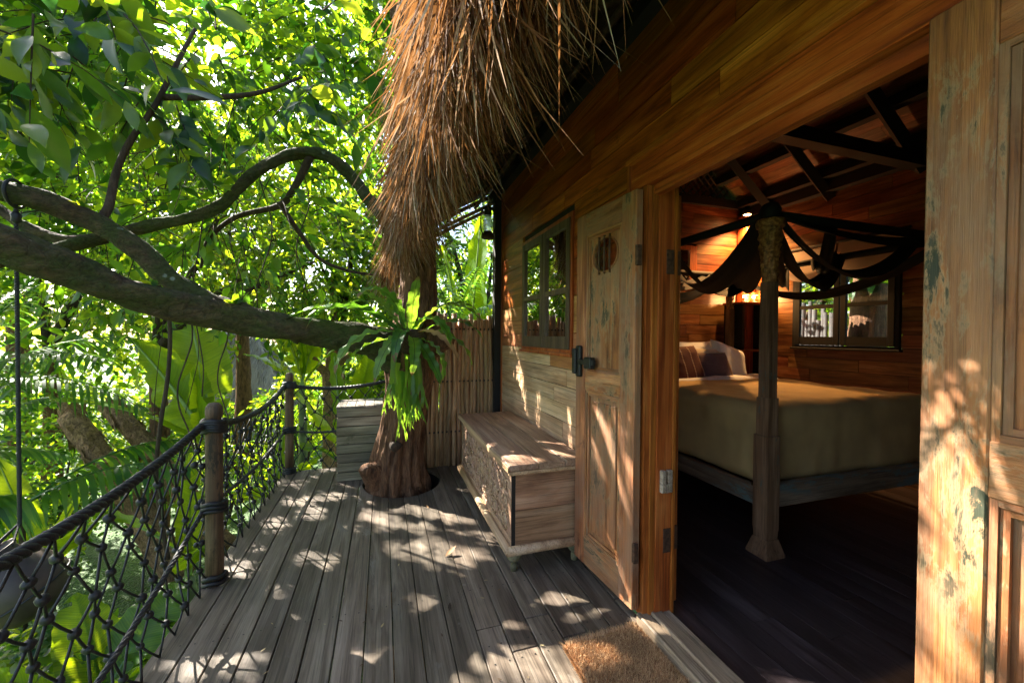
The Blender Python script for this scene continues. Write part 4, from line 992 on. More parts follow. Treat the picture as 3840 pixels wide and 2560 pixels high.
# ================================================================== MAIN TREE through the deck
def build_main_tree():
    t = thing('shade_tree', 'thick old tree growing up through the deck with a long mossy bough reaching left', 'tree', (.17, 3.6, GZ))
    # trunk
    pts = [(.15, 3.62, GZ-.2, .30), (.14, 3.62, -.6, .27), (.12, 3.60, -.05, .245), (.12, 3.57, .15, .215), (.15, 3.54, .40, .175), (.19, 3.52, .70, .165), (.22, 3.50, .95, .18), (.23, 3.50, 1.18, .20), (.27, 3.52, 1.42, .165), (.295, 3.54, 1.65, .15), (.29, 3.56, 1.95, .145), (.28, 3.60, 2.35, .15), (.30, 3.66, 3.0, .14), (.28, 3.9, 3.8, .12), (.05, 4.5, 5.2, .10)]
    q = smooth_path(pts, 14)
    def jit(P, a, i):
        c, s = cos(a), sin(a)
        rid = abs(sin(a*6.5 + 1.2*noise.noise(Vector((c*1.5, s*1.5, P.z*1.6)))*2))
        fl = .93 + (.17*rid if P.z < 1.3 else .10*rid)
        knob = .22*math.exp(-(((P.z-.20)/.10)**2 + ((a-2.9)/.45)**2))
        return fl + .05*abs(noise.noise(Vector((c*9, s*9, P.z*2.2))))*2 + .12*noise.noise(Vector((c*2.2, s*2.2, P.z*3))) + .07*noise.noise(Vector((c*6, s*6, P.z*7))) + .045*noise.noise(Vector((c*16, s*16, P.z*11))) + knob*0
    MB().tube(q[:, :3], q[:, 3], 110, jit=jit).build('trunk', M['bark'], t, True)
    limb('stub', t, [(-.02, 3.50, .08), (-.08, 3.43, .17), (-.125, 3.38, .22), (-.14, 3.36, .245)], [.12, .085, .055, .035], M['bark'], 16, 8, .3)
    limb('stub', t, [(.28, 3.46, 1.18), (.40, 3.38, 1.24), (.50, 3.32, 1.29), (.54, 3.30, 1.31)], [.13, .105, .085, .055], M['bark'], 16, 8, .25)
    limb('knot_hole', t, [(.10, 3.36, .40), (.10, 3.325, .40)], [.05, .035], M['bark_d'], 12, 4, .2)
    # big bough to the left
    limb('bough', t, [(.22, 3.50, 1.02), (.02, 3.42, 1.20), (-.18, 3.36, 1.275), (-.55, 3.28, 1.325), (-.91, 3.19, 1.395), (-1.24, 3.03, 1.475), (-1.50, 2.91, 1.56), (-1.70, 2.77, 1.675), (-1.92, 2.66, 1.80), (-2.5, 2.4, 2.1), (-3.4, 2.3, 2.6)],
         [.17, .142, .108, .092, .090, .090, .092, .094, .095, .09, .07], M['bark_m'], 40, 14, .26, 3.1)
    limb('bough', t, [(-.86, 3.19, 1.40), (-1.02, 3.16, 1.47), (-1.13, 3.155, 1.52), (-1.32, 3.165, 1.655), (-1.48, 3.17, 1.825), (-1.68, 3.18, 1.975), (-1.89, 3.15, 2.065), (-2.10, 3.11, 2.115), (-2.6, 3.1, 2.25), (-3.3, 3.4, 2.6)],
         [.075, .075, .070, .064, .060, .058, .058, .058, .05, .03], M['bark_m'], 30, 12, .22, 5.2)
    limb('bough', t, [(-3.0, 4.3, 2.35), (-2.63, 4.12, 2.117), (-2.343, 4.026, 2.018), (-2.054, 3.933, 2.037), (-1.761, 3.893, 2.137), (-1.458, 3.849, 2.223), (-1.246, 3.834, 2.345), (-1.06, 3.831, 2.578), (-.846, 3.87, 2.785), (-.581, 3.891, 2.881), (-.336, 3.916, 2.798), (-.112, 3.839, 2.506), (.074, 3.722, 2.22), (.22, 3.58, 1.90)],
         [.030, .036, .038, .040, .041, .041, .040, .041, .043, .046, .050, .056, .062, .068], M['bark_m'], 24, 10, .38, 8.4)
    limb('branch', t, [(-1.70, 3.18, 1.97), (-1.66, 3.22, 2.1), (-1.66, 3.3, 2.35), (-1.60, 3.35, 2.6), (-1.50, 3.4, 2.85), (-1.38, 3.4, 3.15), (-1.30, 3.5, 3.5)], [.030, .024, .021, .019, .017, .015, .011], M['bark_d'], 10, 6, .12)
    limb('branch', t, [(-1.47, 3.41, 2.93), (-1.2, 3.45, 3.0), (-.9, 3.5, 3.12), (-.6, 3.5, 3.3)], [.022, .02, .016, .01], M['bark_d'], 8, 6, .12)
    limb('branch', t, [(-2.05, 3.93, 2.04), (-2.2, 3.85, 1.95), (-2.4, 3.8, 1.85), (-2.7, 3.7, 1.7)], [.05, .045, .04, .03], M['bark_m'], 10, 6, .12)
    limb('branch', t, [(-.60, 3.89, 2.86), (-.75, 4.0, 2.6), (-.9, 4.1, 2.45), (-1.25, 4.2, 2.35), (-1.5, 4.3, 2.15), (-1.6, 4.4, 1.9)], [.035, .03, .027, .022, .018, .01], M['bark_d'], 8, 6, .12)
    limb('branch', t, [(-.88, 4.1, 2.46), (-.75, 4.3, 2.25), (-.6, 4.4, 2.05), (-.35, 4.4, 1.95), (-.1, 4.5, 1.93)], [.025, .022, .018, .015, .01], M['bark_d'], 8, 6, .12)
    limb('branch', t, [(-2.3, 2.55, 2.0), (-2.6, 3.0, 2.6), (-2.8, 3.4, 3.2), (-2.9, 4.2, 4.2)], [.07, .05, .04, .03], M['bark_m'], 10, 6, .12)
    limb('branch', t, [(.1, 4.4, 5.0), (-.7, 5.0, 5.5), (-1.8, 5.6, 5.7), (-2.8, 6.2, 5.6), (-3.8, 6.8, 5.6)], [.08, .06, .05, .04, .03], M['bark_m'], 10, 6, .12)
    for (x, y, z, r_) in ((-1.28, 2.93, 1.47, .05), (-.62, 3.17, 1.30, .045), (-1.0, 3.06, 1.42, .035), (-1.62, 2.74, 1.66, .045), (-.35, 3.22, 1.24, .04), (-1.45, 3.10, 1.80, .03)):
        limb('bough_knot', t, [(x+.03, y+.08, z), (x, y+.03, z), (x-.01, y+.012, z+.005)], [r_*1.2, r_*.75, r_*.3], M['bark_m'], 12, 5, .6, x)
    for (x, y, z) in ((-1.33, 2.98, 1.58), (-.95, 3.12, 1.49), (-1.75, 3.14, 2.06), (-.7, 3.86, 2.93), (-.2, 3.85, 2.72)):
        tv, tf = leaves_at(np.array([[x, y, z]]*7), np.concatenate([rng.normal(0, .7, (7, 2)), rng.uniform(.3, 1.2, (7, 1))], 1), rng.uniform(.05, .10, 7), leaf_tpl(1., .45), .5, False)
        link_obj('sprout', tri_mesh('sprout', tv, tf), M['leaf_y'], t, True)
    # hanging aerial roots
    for k, (x, y, z, L) in enumerate(((-1.95, 4.55, 1.75, 2.6), (-2.0, 4.6, 1.7, 2.2), (-1.4, 3.8, 2.2, 1.4), (-1.15, 3.85, 2.4, 1.0), (-1.6, 4.2, 2.1, 1.5), (-.95, 3.85, 2.7, 1.2), (-.7, 4.1, 2.8, 1.0), (-1.25, 3.2, 1.4, .9), (-1.05, 3.25, 1.35, .8))):
        p = [(x + .05*sin(k+i*1.1), y + .04*cos(k*2+i), z - L*i/6) for i in range(7)]
        MB().tube(smooth_path(p, 4), .017 if k == 0 else random.uniform(.003, .006), 6).build('aerial_root', M['bark_d'], t, True)
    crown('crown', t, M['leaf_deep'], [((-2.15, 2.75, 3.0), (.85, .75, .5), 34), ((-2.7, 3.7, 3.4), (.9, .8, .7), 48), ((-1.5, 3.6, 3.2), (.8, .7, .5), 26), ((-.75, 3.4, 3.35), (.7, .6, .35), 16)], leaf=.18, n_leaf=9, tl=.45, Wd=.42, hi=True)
    crown('crown', t, M['leaf'], [((-3.3, 5.6, 4.0), (1.6, 1.5, .9), 262), ((-1.9, 5.0, 3.9), (1.2, 1.2, .75), 152), ((-4.9, 7.4, 5.6), (1.9, 1.9, 1.2), 364), ((-3.6, 7.6, 4.6), (1.6, 1.6, 1.1), 243), ((-.7, 5.2, 4.0), (.9, 1., .8), 110),
                                  ((-4.2, 5.6, 4.6), (1.6, 1.6, .9), 243), ((-1.2, 4.4, 2.45), (.8, .4, .6), 59), ((-2.4, 4.9, 2.6), (1., .7, .6), 80), ((-.25, 5.0, 5.2), (1.0, .9, .8), 152), ((-1.2, 6.4, 6.2), (1.6, 1.2, 1.), 222), ((.3, 6.5, 5.2), (1.2, 1., 1.), 152)], leaf=.14, n_leaf=10, tl=.5, hi=True)
build_main_tree()

# ================================================================== FERNS on the trunk
def frond(L, W0, bend, droop, waves=7, amp=.10, n=16):
    """strap frond along +x rising then drooping; returns MB (with midrib)"""
    mb = MB(); rows = []
    x = z = 0.0; a = bend
    for i in range(n+1):
        q = i/n
        w = W0*min(1, .22+2.2*q)*(1-q**4)**.8*.5 + .002
        rows.append((x, z, a, w))
        x += L/n*cos(a); z += L/n*sin(a); a -= droop/n*(.4+1.2*q)
    for i, (x, z, a, w) in enumerate(rows):
        q = i/n; nx, nz = -sin(a), cos(a)
        for k, s in enumerate((-1, -.5, 0, .5, 1)):
            lift = .22*abs(s)*w + (amp*w*sin(q*waves*2*pi + s*1.5) if abs(s) == 1 else amp*.35*w*sin(q*waves*2*pi+s) if s else 0)
            mb.v.append((x+nx*lift, s*w, z+nz*lift))
    for i in range(n):
        for k in range(4): mb.f.append((i*5+k, i*5+k+1, (i+1)*5+k+1, (i+1)*5+k))
    return mb
def place_frond(mb, name, base, az, tilt, mat, parent):
    R = Matrix.Translation(base) @ Matrix.Rotation(az, 4, 'Z') @ Matrix.Rotation(tilt, 4, 'X')
    mb.v = [R @ Vector(p) for p in mb.v]
    o = mb.build(name, mat, parent, True); me = o.data; n = len(me.vertices)//5-1
    uv = me.uv_layers.new(name='blade'); li = np.empty(len(me.loops), np.int32); me.loops.foreach_get('vertex_index', li)
    uv.data.foreach_set('uv', np.stack([(li//5)/n, np.abs(np.array((-1, -.5, 0, .5, 1))[li % 5])], 1).astype(np.float32).ravel())
    return o
def build_ferns():
    c = Vector((.20, 3.28, 1.30))
    t = thing('nest_fern', 'large birds nest fern with wavy strap fronds growing from the tree fork', 'fern', c)
    #            azimuth deg (0=+x, -90 towards the camera), length, width, bend, droop
    spec = [(-155, .85, .10, .85, 2.2), (-175, .95, .10, .55, 1.7), (168, .8, .09, .75, 1.8), (-128, .70, .115, 1.15, 2.1), (-140, .75, .10, .25, 1.9), (-105, .55, .10, .3, 2.1), (-84, .52, .095, .0, 2.0), (-62, .60, .09, .6, 2.4), (-38, .66, .085, .9, 2.2), (-14, .72, .085, .75, 2.3), (14, .66, .08, 1.05, 1.8), (-118, .62, .09, -.25, 1.4), (-72, .56, .085, -.45, 1.2), (-48, .52, .085, -.1, 1.8),
            (-165, .55, .085, 1.25, 1.2), (60, .55, .08, 1.1, 1.3), (-80, .52, .10, 1.35, .8), (-160, .66, .09, .0, 1.6), (100, .5, .09, 1.0, 1.4), (-26, .60, .075, .1, 2.0), (150, .66, .085, 1.05, 1.5)]
    for az, L, w, b, d in spec:
        place_frond(frond(L*random.uniform(.92, 1.1), w*.92, b, d, random.uniform(5, 9), .34, 26), 'frond', c + Vector((.05*cos(radians(az)), .05*sin(radians(az)), random.uniform(-.03, .04))), radians(az), random.uniform(-.35, .35), M['fern'], t)
    place_frond(frond(.55, .045, .2, 2.4, 9, .5), 'dead_frond', c + Vector((.06, -.07, .02)), radians(-62), .5, M['fern_dry'], t)
    MB().lathe([(.03, -.16), (.11, -.10), (.14, -.02), (.10, .04), (.04, .05)], c, 16).build('root_ball', M['bark_d'], t, True)
    t2 = thing('staghorn_fern', 'hanging staghorn fern with forked antler fronds below the strap leaved fern', 'fern', c + Vector((0, -.05, -.25)))
    def antler(base, L, az, w, depth, dirn, mb):
        n = 7; p = Vector(base); d = Vector(dirn).normalized(); i0 = len(mb.v)
        for i in range(n+1):
            q = i/n; ww = (w*(1-.25*q) if depth else w*(1-.9*q*q))*.5; side = (Vector((cos(az+.5*q), sin(az+.5*q), 0)) - d*d.dot(Vector((cos(az), sin(az), 0)))).normalized()
            mb.v += [tuple(p-side*ww), tuple(p+side*ww)]
            if i < n: d = (d + Vector((random.gauss(0, .06), random.gauss(0, .06), -.10))).normalized(); p = p + d*(L/n)
        for i in range(n): mb.f.append((i0+2*i, i0+2*i+1, i0+2*i+3, i0+2*i+2))
        if depth:
            for s in (-1, 1): antler(p - d*.012 + side*s*w*.16, L*random.uniform(.45, .8), az+random.uniform(-.5, .5), w*.66, depth-1, d + side*s*random.uniform(.18, .5), mb)
    for k in range(11):
        mb = MB(); az = random.uniform(-.7, .7); ang = radians(-150+k*11)
        antler((c.x-.02+.11*cos(ang), c.y-.02+.13*sin(ang), c.z-.14-random.uniform(0, .16)), random.uniform(.15, .27), az, random.uniform(.032, .048), 2 if k % 3 else 3, (.15*cos(ang), .28*sin(ang), -1), mb)
        mb.build('antler_frond', M['stag'], t2, True)
build_ferns()

# ================================================================== INTERIOR: bed and its things
M['olive'] = plain('olive cotton', (.50, .34, .145), .85, var=.14, scale=5, bump=.5)
M['white'] = plain('white linen', (.82, .84, .90), .85, var=.04, scale=14, bump=.2)
M['mauve'] = plain('mauve cloth', (.14, .085, .105), .85, var=.1, scale=20)
M['ivory'] = plain('ivory cloth', (.6, .52, .42), .85, var=.1, scale=30)
M['black'] = plain('black gauze', (.006, .006, .007), .8, var=.3, scale=20)
def rbox(x0, x1, y0, y1, z0, z1, r, cuts=14, wr=.006, seed=0.):
    bm = bmesh.new(); bmesh.ops.create_cube(bm, size=1)
    bmesh.ops.subdivide_edges(bm, edges=bm.edges[:], cuts=cuts, use_grid_fill=True)
    hx, hy, hz = (x1-x0)/2, (y1-y0)/2, (z1-z0)/2; c = Vector(((x0+x1)/2, (y0+y1)/2, (z0+z1)/2))
    for v in bm.verts:
        p = Vector((v.co.x*2*hx, v.co.y*2*hy, v.co.z*2*hz))
        q = Vector((max(-hx+r, min(hx-r, p.x)), max(-hy+r, min(hy-r, p.y)), max(-hz+r, min(hz-r, p.z))))
        d = p-q
        if d.length > 1e-9: p = q + d.normalized()*r
        if wr > .01: w0_ = .005*noise.noise(Vector((p.x*9+seed, p.y*9, p.z*.8)))*max(0, min(1, (hz-p.z)/(2*hz)*1.6))
        else: w0_ = 0
        w = w0_ + wr*(noise.noise(Vector((p.x*5+seed, p.y*5, p.z*2.5))) + .5*noise.noise(Vector((p.x*13, p.y*13+seed, p.z*4))))
        v.co = c + p + (d.normalized() if d.length > 1e-9 else Vector((0, 0, 1)))*w
    me = bpy.data.meshes.new('soft'); bm.to_mesh(me); bm.free(); return me
def pillow(name, label, c, sx, sy, sz, rot, mat, extra=None):
    bm = bmesh.new(); bmesh.ops.create_grid(bm, x_segments=18, y_segments=18, size=1)
    V = []; n = 19
    mb = MB()
    for s in (1, -1):
        for j in range(n):
            for i in range(n):
                u, v = -1+2*i/(n-1), -1+2*j/(n-1)
                e = ((1-u**4)*(1-v**4)); hgt = max(0, e)**.45
                pin = 1 - .07*(1-abs(u)**2)*(abs(v)) ; pin2 = 1 - .07*(1-abs(v)**2)*abs(u)
                mb.v.append((u*pin2*sx/2, v*pin*sy/2, s*sz/2*hgt + .006*noise.noise(Vector((u*3, v*3, s)))))
    for s in range(2):
        o = s*n*n
        for j in range(n-1):
            for i in range(n-1):
                f = (o+j*n+i, o+j*n+i+1, o+(j+1)*n+i+1, o+(j+1)*n+i); mb.f.append(f if s == 0 else f[::-1])
    bm.free()
    R = Matrix.Translation(c) @ rot
    mb.v = [R @ Vector(p) for p in mb.v]
    o = mb.build(name, mat, None, True); tag(o, label, 'pillow', 'pillows on the bed')
    if extra:
        pts = [R @ Vector((u*sx/2, v*sy/2, 0)) for u, v in [(-1+2*k/10, -1) for k in range(10)] + [(1, -1+2*k/10) for k in range(10)] + [(1-2*k/10, 1) for k in range(10)] + [(-1, 1-2*k/10) for k in range(11)]]
        MB().tube(pts, .008, 6).build('piping', extra, o, True)
    return o
def build_bed():
    bx0, bx1, by0, by1 = 2.14, 3.84, 1.76, 3.65
    t = thing('four_poster_bed', 'old four poster bed frame of weathered painted wood with carved post tops', 'bed', ((bx0+bx1)/2, (by0+by1)/2, .03))
    for x, y in ((bx0, by0), (bx1, by0), (bx0, by1), (bx1, by1)):
        p = MB()
        def sq(a, b, z0, z1): 
            p.add([(x-a, y-a, z0), (x+a, y-a, z0), (x+a, y+a, z0), (x-a, y+a, z0), (x-b, y-b, z1), (x+b, y-b, z1), (x+b, y+b, z1), (x-b, y+b, z1)], [(0,3,2,1),(4,5,6,7),(0,1,5,4),(1,2,6,5),(2,3,7,6),(3,0,4,7)])
        sq(.070, .070, .03, .05); sq(.068, .046, .0501, .13); sq(.042, .045, .1301, .18); sq(.047, .047, .1801, .73); sq(.039, .039, .7301, .95); sq(.033, .032, .9501, 1.62)
        p = p.build('post', M['bedwood'], t)
        cp = MB(); 
        prof = [(.058, 1.62), (.068, 1.66), (.072, 1.72), (.084, 1.80), (.094, 1.87), (.10, 1.93), (.12, 1.935), (.13, 1.96), (.12, 1.98)]
        n_ = 40; prof = smooth_path([(a_*.58, z_) for a_, z_ in prof], 5)
        cp.lathe([tuple(q_) for q_ in prof], (x, y, 0), n_)
        for i_, v_ in enumerate(cp.v):
            d_ = Vector((v_[0]-x, v_[1]-y, 0)); an_ = atan2(d_.y, d_.x); z_ = v_[2]
            if z_ < 1.93: d_ *= 1 + .16*sin(an_*9 + 2.2*sin(z_*46))*sin(z_*62+an_*2) + .22*noise.noise(Vector((cos(an_)*5, sin(an_)*5, z_*45)))
            cp.v[i_] = (x+d_.x, y+d_.y, z_)
        cp.build('capital', M['gilt'], p, True)
    MB().box(bx0+.062, bx1-.062, by0-.035, by0+.02, .31, .44, c=.004).build('foot_rail', M['bedrail'], t)
    MB().box(bx0+.062, bx1-.062, by1-.02, by1+.03, .31, .70, c=.004).build('head_board', M['bedrail'], t)
    for x in (bx0, bx1): MB().box(x-.022, x+.022, by0+.062, by1-.062, .30, .41, c=.004).build('side_rail', M['bedrail_y'], t)
    for a, b in (((bx0, by0), (bx1, by0)), ((bx0, by1), (bx1, by1)), ((bx0, by0), (bx0, by1)), ((bx1, by0), (bx1, by1))):
        MB().tube([(*a, 2.01), (*b, 2.01)], .03, 8).build('canopy_rail', M['beam'], t, True)
    tag(link_obj('mattress', rbox(bx0+.07, bx1-.07, by0+.07, by1-.05, .40, .86, .09, wr=.004), M['white'], None, True), 'thick white mattress on the four poster bed', 'mattress')
    bs = link_obj('bedspread', rbox(bx0+.045, bx1-.04, by0+.045, 3.08, .385, .895, .085, 60, .011, 3.), M['olive'], None, True); tag(bs, 'plain olive brown bedspread hanging down over the mattress', 'bedspread')
    fs = link_obj('folded_sheet', rbox(bx0+.042, bx1-.035, 2.98, 3.30, .62, .912, .05, 14, .012, 8.), M['white'], None, True); tag(fs, 'white sheet folded back over the bedspread below the pillows', 'sheet')
    X = lambda d, ax: Matrix.Rotation(radians(d), 4, ax)
    pillow('pillow', 'white pillow propped at the right, behind the mauve cushion', (3.56, 3.40, 1.02), .48, .42, .16, X(18, 'Y') @ X(68, 'X'), M['white'])
    pillow('pillow', 'white pillow farthest back against the head of the bed', (3.22, 3.52, 1.06), .60, .42, .15, X(66, 'X'), M['white'])
    pillow('cushion', 'mauve cushion with pale fringe in front of the white pillows', (3.20, 3.26, 1.00), .42, .30, .13, X(-6, 'Z') @ X(62, 'X'), M['mauve'], M['ivory'])
    pillow('cushion', 'ivory cushion with dotted edge behind the mauve one', (3.27, 3.37, 1.03), .46, .33, .12, X(64, 'X'), M['ivory'])
    pillow('cushion', 'dark red cushion with dashed pale stripes nearest the door', (2.82, 3.22, 1.02), .46, .42, .14, X(8, 'Z') @ X(66, 'X'), M['maroon'])
    pillow('cushion', 'pale cushion mostly hidden behind the dark red one', (2.62, 3.28, 1.0), .44, .42, .14, X(66, 'X'), M['ivory'])
    # black gauze swags
    c = thing('bed_canopy', 'black gauze strips swagged and knotted over the top of the bed frame', 'canopy', (3.0, 2.7, 2.0))
    def swag(a, b, s, w0, w1, name='swag'):
        n = 18; mb = MB(); a, b = Vector(a), Vector(b); ph = random.uniform(0, 6)
        d = (b-a); side = Vector((-d.y, d.x, 0)).normalized()
        pts = [a.lerp(b, k/n) + Vector((0, 0, -s*4*(k/n)*(1-k/n))) for k in range(n+1)]
        mbv = []
        for k, p in enumerate(pts):
            q = k/n; w = (w0 + (w1-w0)*sin(pi*q))*.5
            for j in range(7):
                u = -1+2*j/6
                mbv.append(p + side*u*w*.8 + Vector((0, 0, u*w*.55 + .014*sin(j*2.2+ph+3*q))) )
        mb.v = mbv; mb.f = [(k*7+j, k*7+j+1, (k+1)*7+j+1, (k+1)*7+j) for k in range(n) for j in range(6)]
        return mb.build(name, M['black'], c, True)
    z = 2.02
    def pt(q):      # point on the rail ring
        q %= 4; k = int(q); u = q-k
        C = [(bx0, by0), (bx1, by0), (bx1, by1), (bx0, by1), (bx0, by0)]
        return (C[k][0]+(C[k+1][0]-C[k][0])*u, C[k][1]+(C[k+1][1]-C[k][1])*u, z+random.uniform(-.02, .03))
    for qa, qb, sg, w0, w1 in ((0, 1.12, .30, .10, .13), (0, 1.38, .34, .10, .15), (0, 1.66, .30, .12, .17), (0, 2.0, .26, .12, .18), (0, 2.45, .30, .12, .18), (3.55, 1.85, .30, .09, .15), (3.3, 2.2, .20, .10, .14), (3.1, 2.6, .12, .08, .12), (1.0, 2.0, .34, .08, .12), (2.0, 3.0, .32, .14, .24), (.02, .98, .08, .14, .16), (.3, 1.5, .2, .07, .1)):
        swag(pt(qa), pt(qb), sg, w0, w1)
    for x, y in ((bx0, by0), (bx1, by0), (bx0, by1), (bx1, by1)):
        MB().lathe([(.03, 1.97), (.05, 1.99), (.055, 2.04), (.04, 2.07), (.02, 2.08)], (x, y, 0), 12).build('knot', M['black'], c, True)
tt = NT('gilt carving'); g = tt.n('ShaderNodeNewGeometry'); nz = tt.n('ShaderNodeTexNoise', {'Vector': g.outputs['Position'], 'Scale': 55., 'Detail': 6})
cc = tt.ramp(nz.outputs[0], [(.3, (.08, .035, .015)), (.5, (.30, .13, .04)), (.7, (.55, .30, .10))])
bb = tt.n('ShaderNodeBump', {'Strength': .8, 'Distance': .006, 'Height': nz.outputs[0]})
M['gilt'] = tt.done(tt.n('ShaderNodeBsdfPrincipled', {'Base Color': cc, 'Roughness': .55, 'Normal': bb.outputs[0]}).outputs[0])
tt = NT('striped maroon'); tc = tt.n('ShaderNodeTexCoord'); sp = tt.n('ShaderNodeSeparateXYZ', {0: tc.outputs['Generated']})
st = tt.math('LESS_THAN', tt.math('ABSOLUTE', tt.math('SUBTRACT', tt.math('FRACT', tt.math('MULTIPLY', sp.outputs[0], 4.)), .5)), .055)
ds = tt.math('GREATER_THAN', tt.math('FRACT', tt.math('MULTIPLY', sp.outputs[2], 26.)), .45)
cc = tt.mix((.085, .014, .010), (.5, .36, .26), tt.math('MULTIPLY', st, ds))
M['maroon'] = tt.done(tt.n('ShaderNodeBsdfPrincipled', {'Base Color': cc, 'Roughness': .85}).outputs[0])
build_bed()

# corner shelf, two small lamps, downlight, blind
def build_room_things():
    sh = thing('corner_shelf', 'dark open corner shelf unit behind the head of the bed', 'shelf', (4.08, 3.65, .03))
    for x in (3.90, 4.22): MB().box(x-.015, x+.015, 3.52, 3.78, .03, 1.70).build('side', M['beam'], sh)
    for z in (.5, .82, 1.135, 1.68): MB().box(3.86, 4.235, 3.50, 3.78, z, z+.022, c=.002).build('board', M['frame_y'], sh)
    M['warm'] = emis('lit warm bulb', (1., .55, .18), 9.0)
    for k, (x, z, lb) in enumerate(((4.02, 1.703, 'small lit cone lamp on the left of the corner shelf'), (4.16, 1.703, 'small lit cone lamp on the right of the corner shelf'))):
        l = thing('table_lamp', lb, 'lamp', (x, 3.62, z), 'lamps on the corner shelf')
        MB().lathe([(.035, 0), (.037, .012), (.016, .018), (.013, .05), (.016, .055)], (x, 3.62, z), 14).build('base', M['rust'], l, True)
        MB().lathe([(.014, .056), (.02, .07), (.012, .09)], (x, 3.62, z), 12).build('bulb', M['warm'], l, True)
        MB().lathe([(.05, .085), (.045, .095), (.02, .125), (.012, .128)], (x, 3.62, z), 18).build('shade', M['gilt'], l, True)
        pl = bpy.data.lights.new('lamp_light', 'POINT'); pl.energy = 1.6; pl.color = (1., .55, .2); pl.shadow_soft_size = .02
        po = bpy.data.objects.new('lamp_light', pl); COL.objects.link(po); po.location = (x, 3.56, z+.06)
    d = thing('ceiling_downlight', 'small lit spotlight above the corner of the room', 'lamp', (4.02, 3.60, 2.72))
    MB().lathe([(.045, .0), (.045, .06), (.03, .09), (.01, .10)], (4.02, 3.60, 2.72), 16).build('housing', M['iron'], d, True)
    MB().lathe([(.036, -.003), (.036, -.001)], (4.02, 3.60, 2.72), 16).build('lens', emis('lit lens', (1., .5, .16), 14.), d)
    sp = bpy.data.lights.new('downlight_beam', 'SPOT'); sp.spot_size = radians(125); sp.spot_blend = .5; sp.energy = 26.0; sp.color = (1., .50, .16); sp.shadow_soft_size = .03
    o = bpy.data.objects.new('downlight_beam', sp); COL.objects.link(o); o.location = (4.02, 3.62, 2.66)
    b = thing('roman_blind', 'pulled up pale cloth blind sagging above the double back window', 'blind', (4.2, 2.72, 2.0))
    for k, (y0, y1) in enumerate(((2.20, 2.74), (2.76, 3.30))):
        mb = MB(); n = 14
        for j, (dz, dx) in enumerate(((.26, 0), (.10, -.03), (0, -.045), (.01, -.02), (.09, -.005))):
            for i in range(n+1):
                q = i/n; s = -.09*sin(pi*q)*(1 if j > 0 else .0)
                mb.v.append((4.215+dx, y0+(y1-y0)*q, 1.97+dz+s))
        mb.f = [(j*(n+1)+i, j*(n+1)+i+1, (j+1)*(n+1)+i+1, (j+1)*(n+1)+i) for j in range(4) for i in range(n)]
        mb.build('cloth', M['blind'], b, True)
    MB().tube([(4.215, 2.18, 2.235), (4.215, 3.32, 2.235)], .014, 8).build('rod', M['beam'], b, True)
M['blind'] = plain('pale blind cloth', (.28, .20, .15), .9, var=.1)
build_room_things()

# fallen leaves on the deck
for lb, (x, y), a, m in (('curled dry orange leaf lying in the sunlit patch on the deck', (.35, 2.33), .4, 'fern_dry'), ('tiny dark dead leaf on the deck boards left of the doormat', (.30, 1.86), 1.3, 'bark_d'), ('small brown leaf on the deck just in front of the tree hole', (.33, 3.02), 2.2, 'fern_dry')):
    v, f = leaf_tpl(.075 if 'curled' in lb else .035, .5, .5, -.5)
    R = Matrix.Translation((x, y, .004)) @ Matrix.Rotation(a, 4, 'Z')
    tag(MB().add([R @ Vector(p) for p in v], [tuple(q) for q in f.tolist()]).build('fallen_leaf', M[m], None, True), lb, 'leaf', 'fallen leaves on the deck')

# ================================================================== GARDEN
def banana_leaf(base, tip, width, sag, parent, name='leaf', mat=None, roll=0., tears=0):
    """broad blade from base to tip with a midrib; sag lifts the middle (arching)"""
    base, tip = Vector(base), Vector(tip); d = tip-base; L = d.length; X = d.normalized()
    ref = Vector((0, 0, 1)) if abs(X.z) < .93 else Vector((cos(roll), sin(roll), 0))
    Y = ref.cross(X).normalized(); Z = X.cross(Y); R = Matrix.Rotation(roll, 3, X); Y = R @ Y; Z = R @ Z
    n = 20; pts = []; mb = MB(); S = (-1, -.66, -.33, 0, .33, .66, 1); ph = random.uniform(0, 6)
    for i in range(n+1):
        q = i/n; p = base + d*q + Vector((0, 0, sag*L*4*q*(1-q)))
        w = width*.5*(sin(pi*min(1, q*1.02)**.8)**.55 if 0 < q < .985 else .06); pts.append(p)
        for s in S:
            rip = .035*width*sin(q*38+ph+(1.6 if s < 0 else 0))*abs(s)**2 + .06*width*sin(q*6+ph*1.7+s)*abs(s)
            mb.v.append(p + Y*s*w + Z*(abs(s)*w*.20 - abs(s)**3*w*.22 + rip))
    skip = set()
    for _ in range(tears):
        i = random.randint(3, n-3); skip |= {(i, k) for k in ((0, 1) if random.random() < .5 else (4, 5))}
    mb.f = [(i*7+k, i*7+k+1, (i+1)*7+k+1, (i+1)*7+k) for i in range(n) for k in range(6) if (i, k) not in skip]
    o = mb.build(name, mat or M['banana'], parent, True)
    uv = o.data.uv_layers.new(name='blade'); li = np.empty(len(o.data.loops), np.int32); o.data.loops.foreach_get('vertex_index', li)
    uv.data.foreach_set('uv', np.stack([(li//7)/n*L, np.abs(np.array(S)[li % 7])*width*.5], 1).astype(np.float32).ravel())
    MB().tube([p - Z*.012 for p in pts[:-1]], [.022*width*1.4*(1-.8*i/n)+.003 for i in range(n)], 6).build('midrib', M['banana_rib'], o, True)
    return o
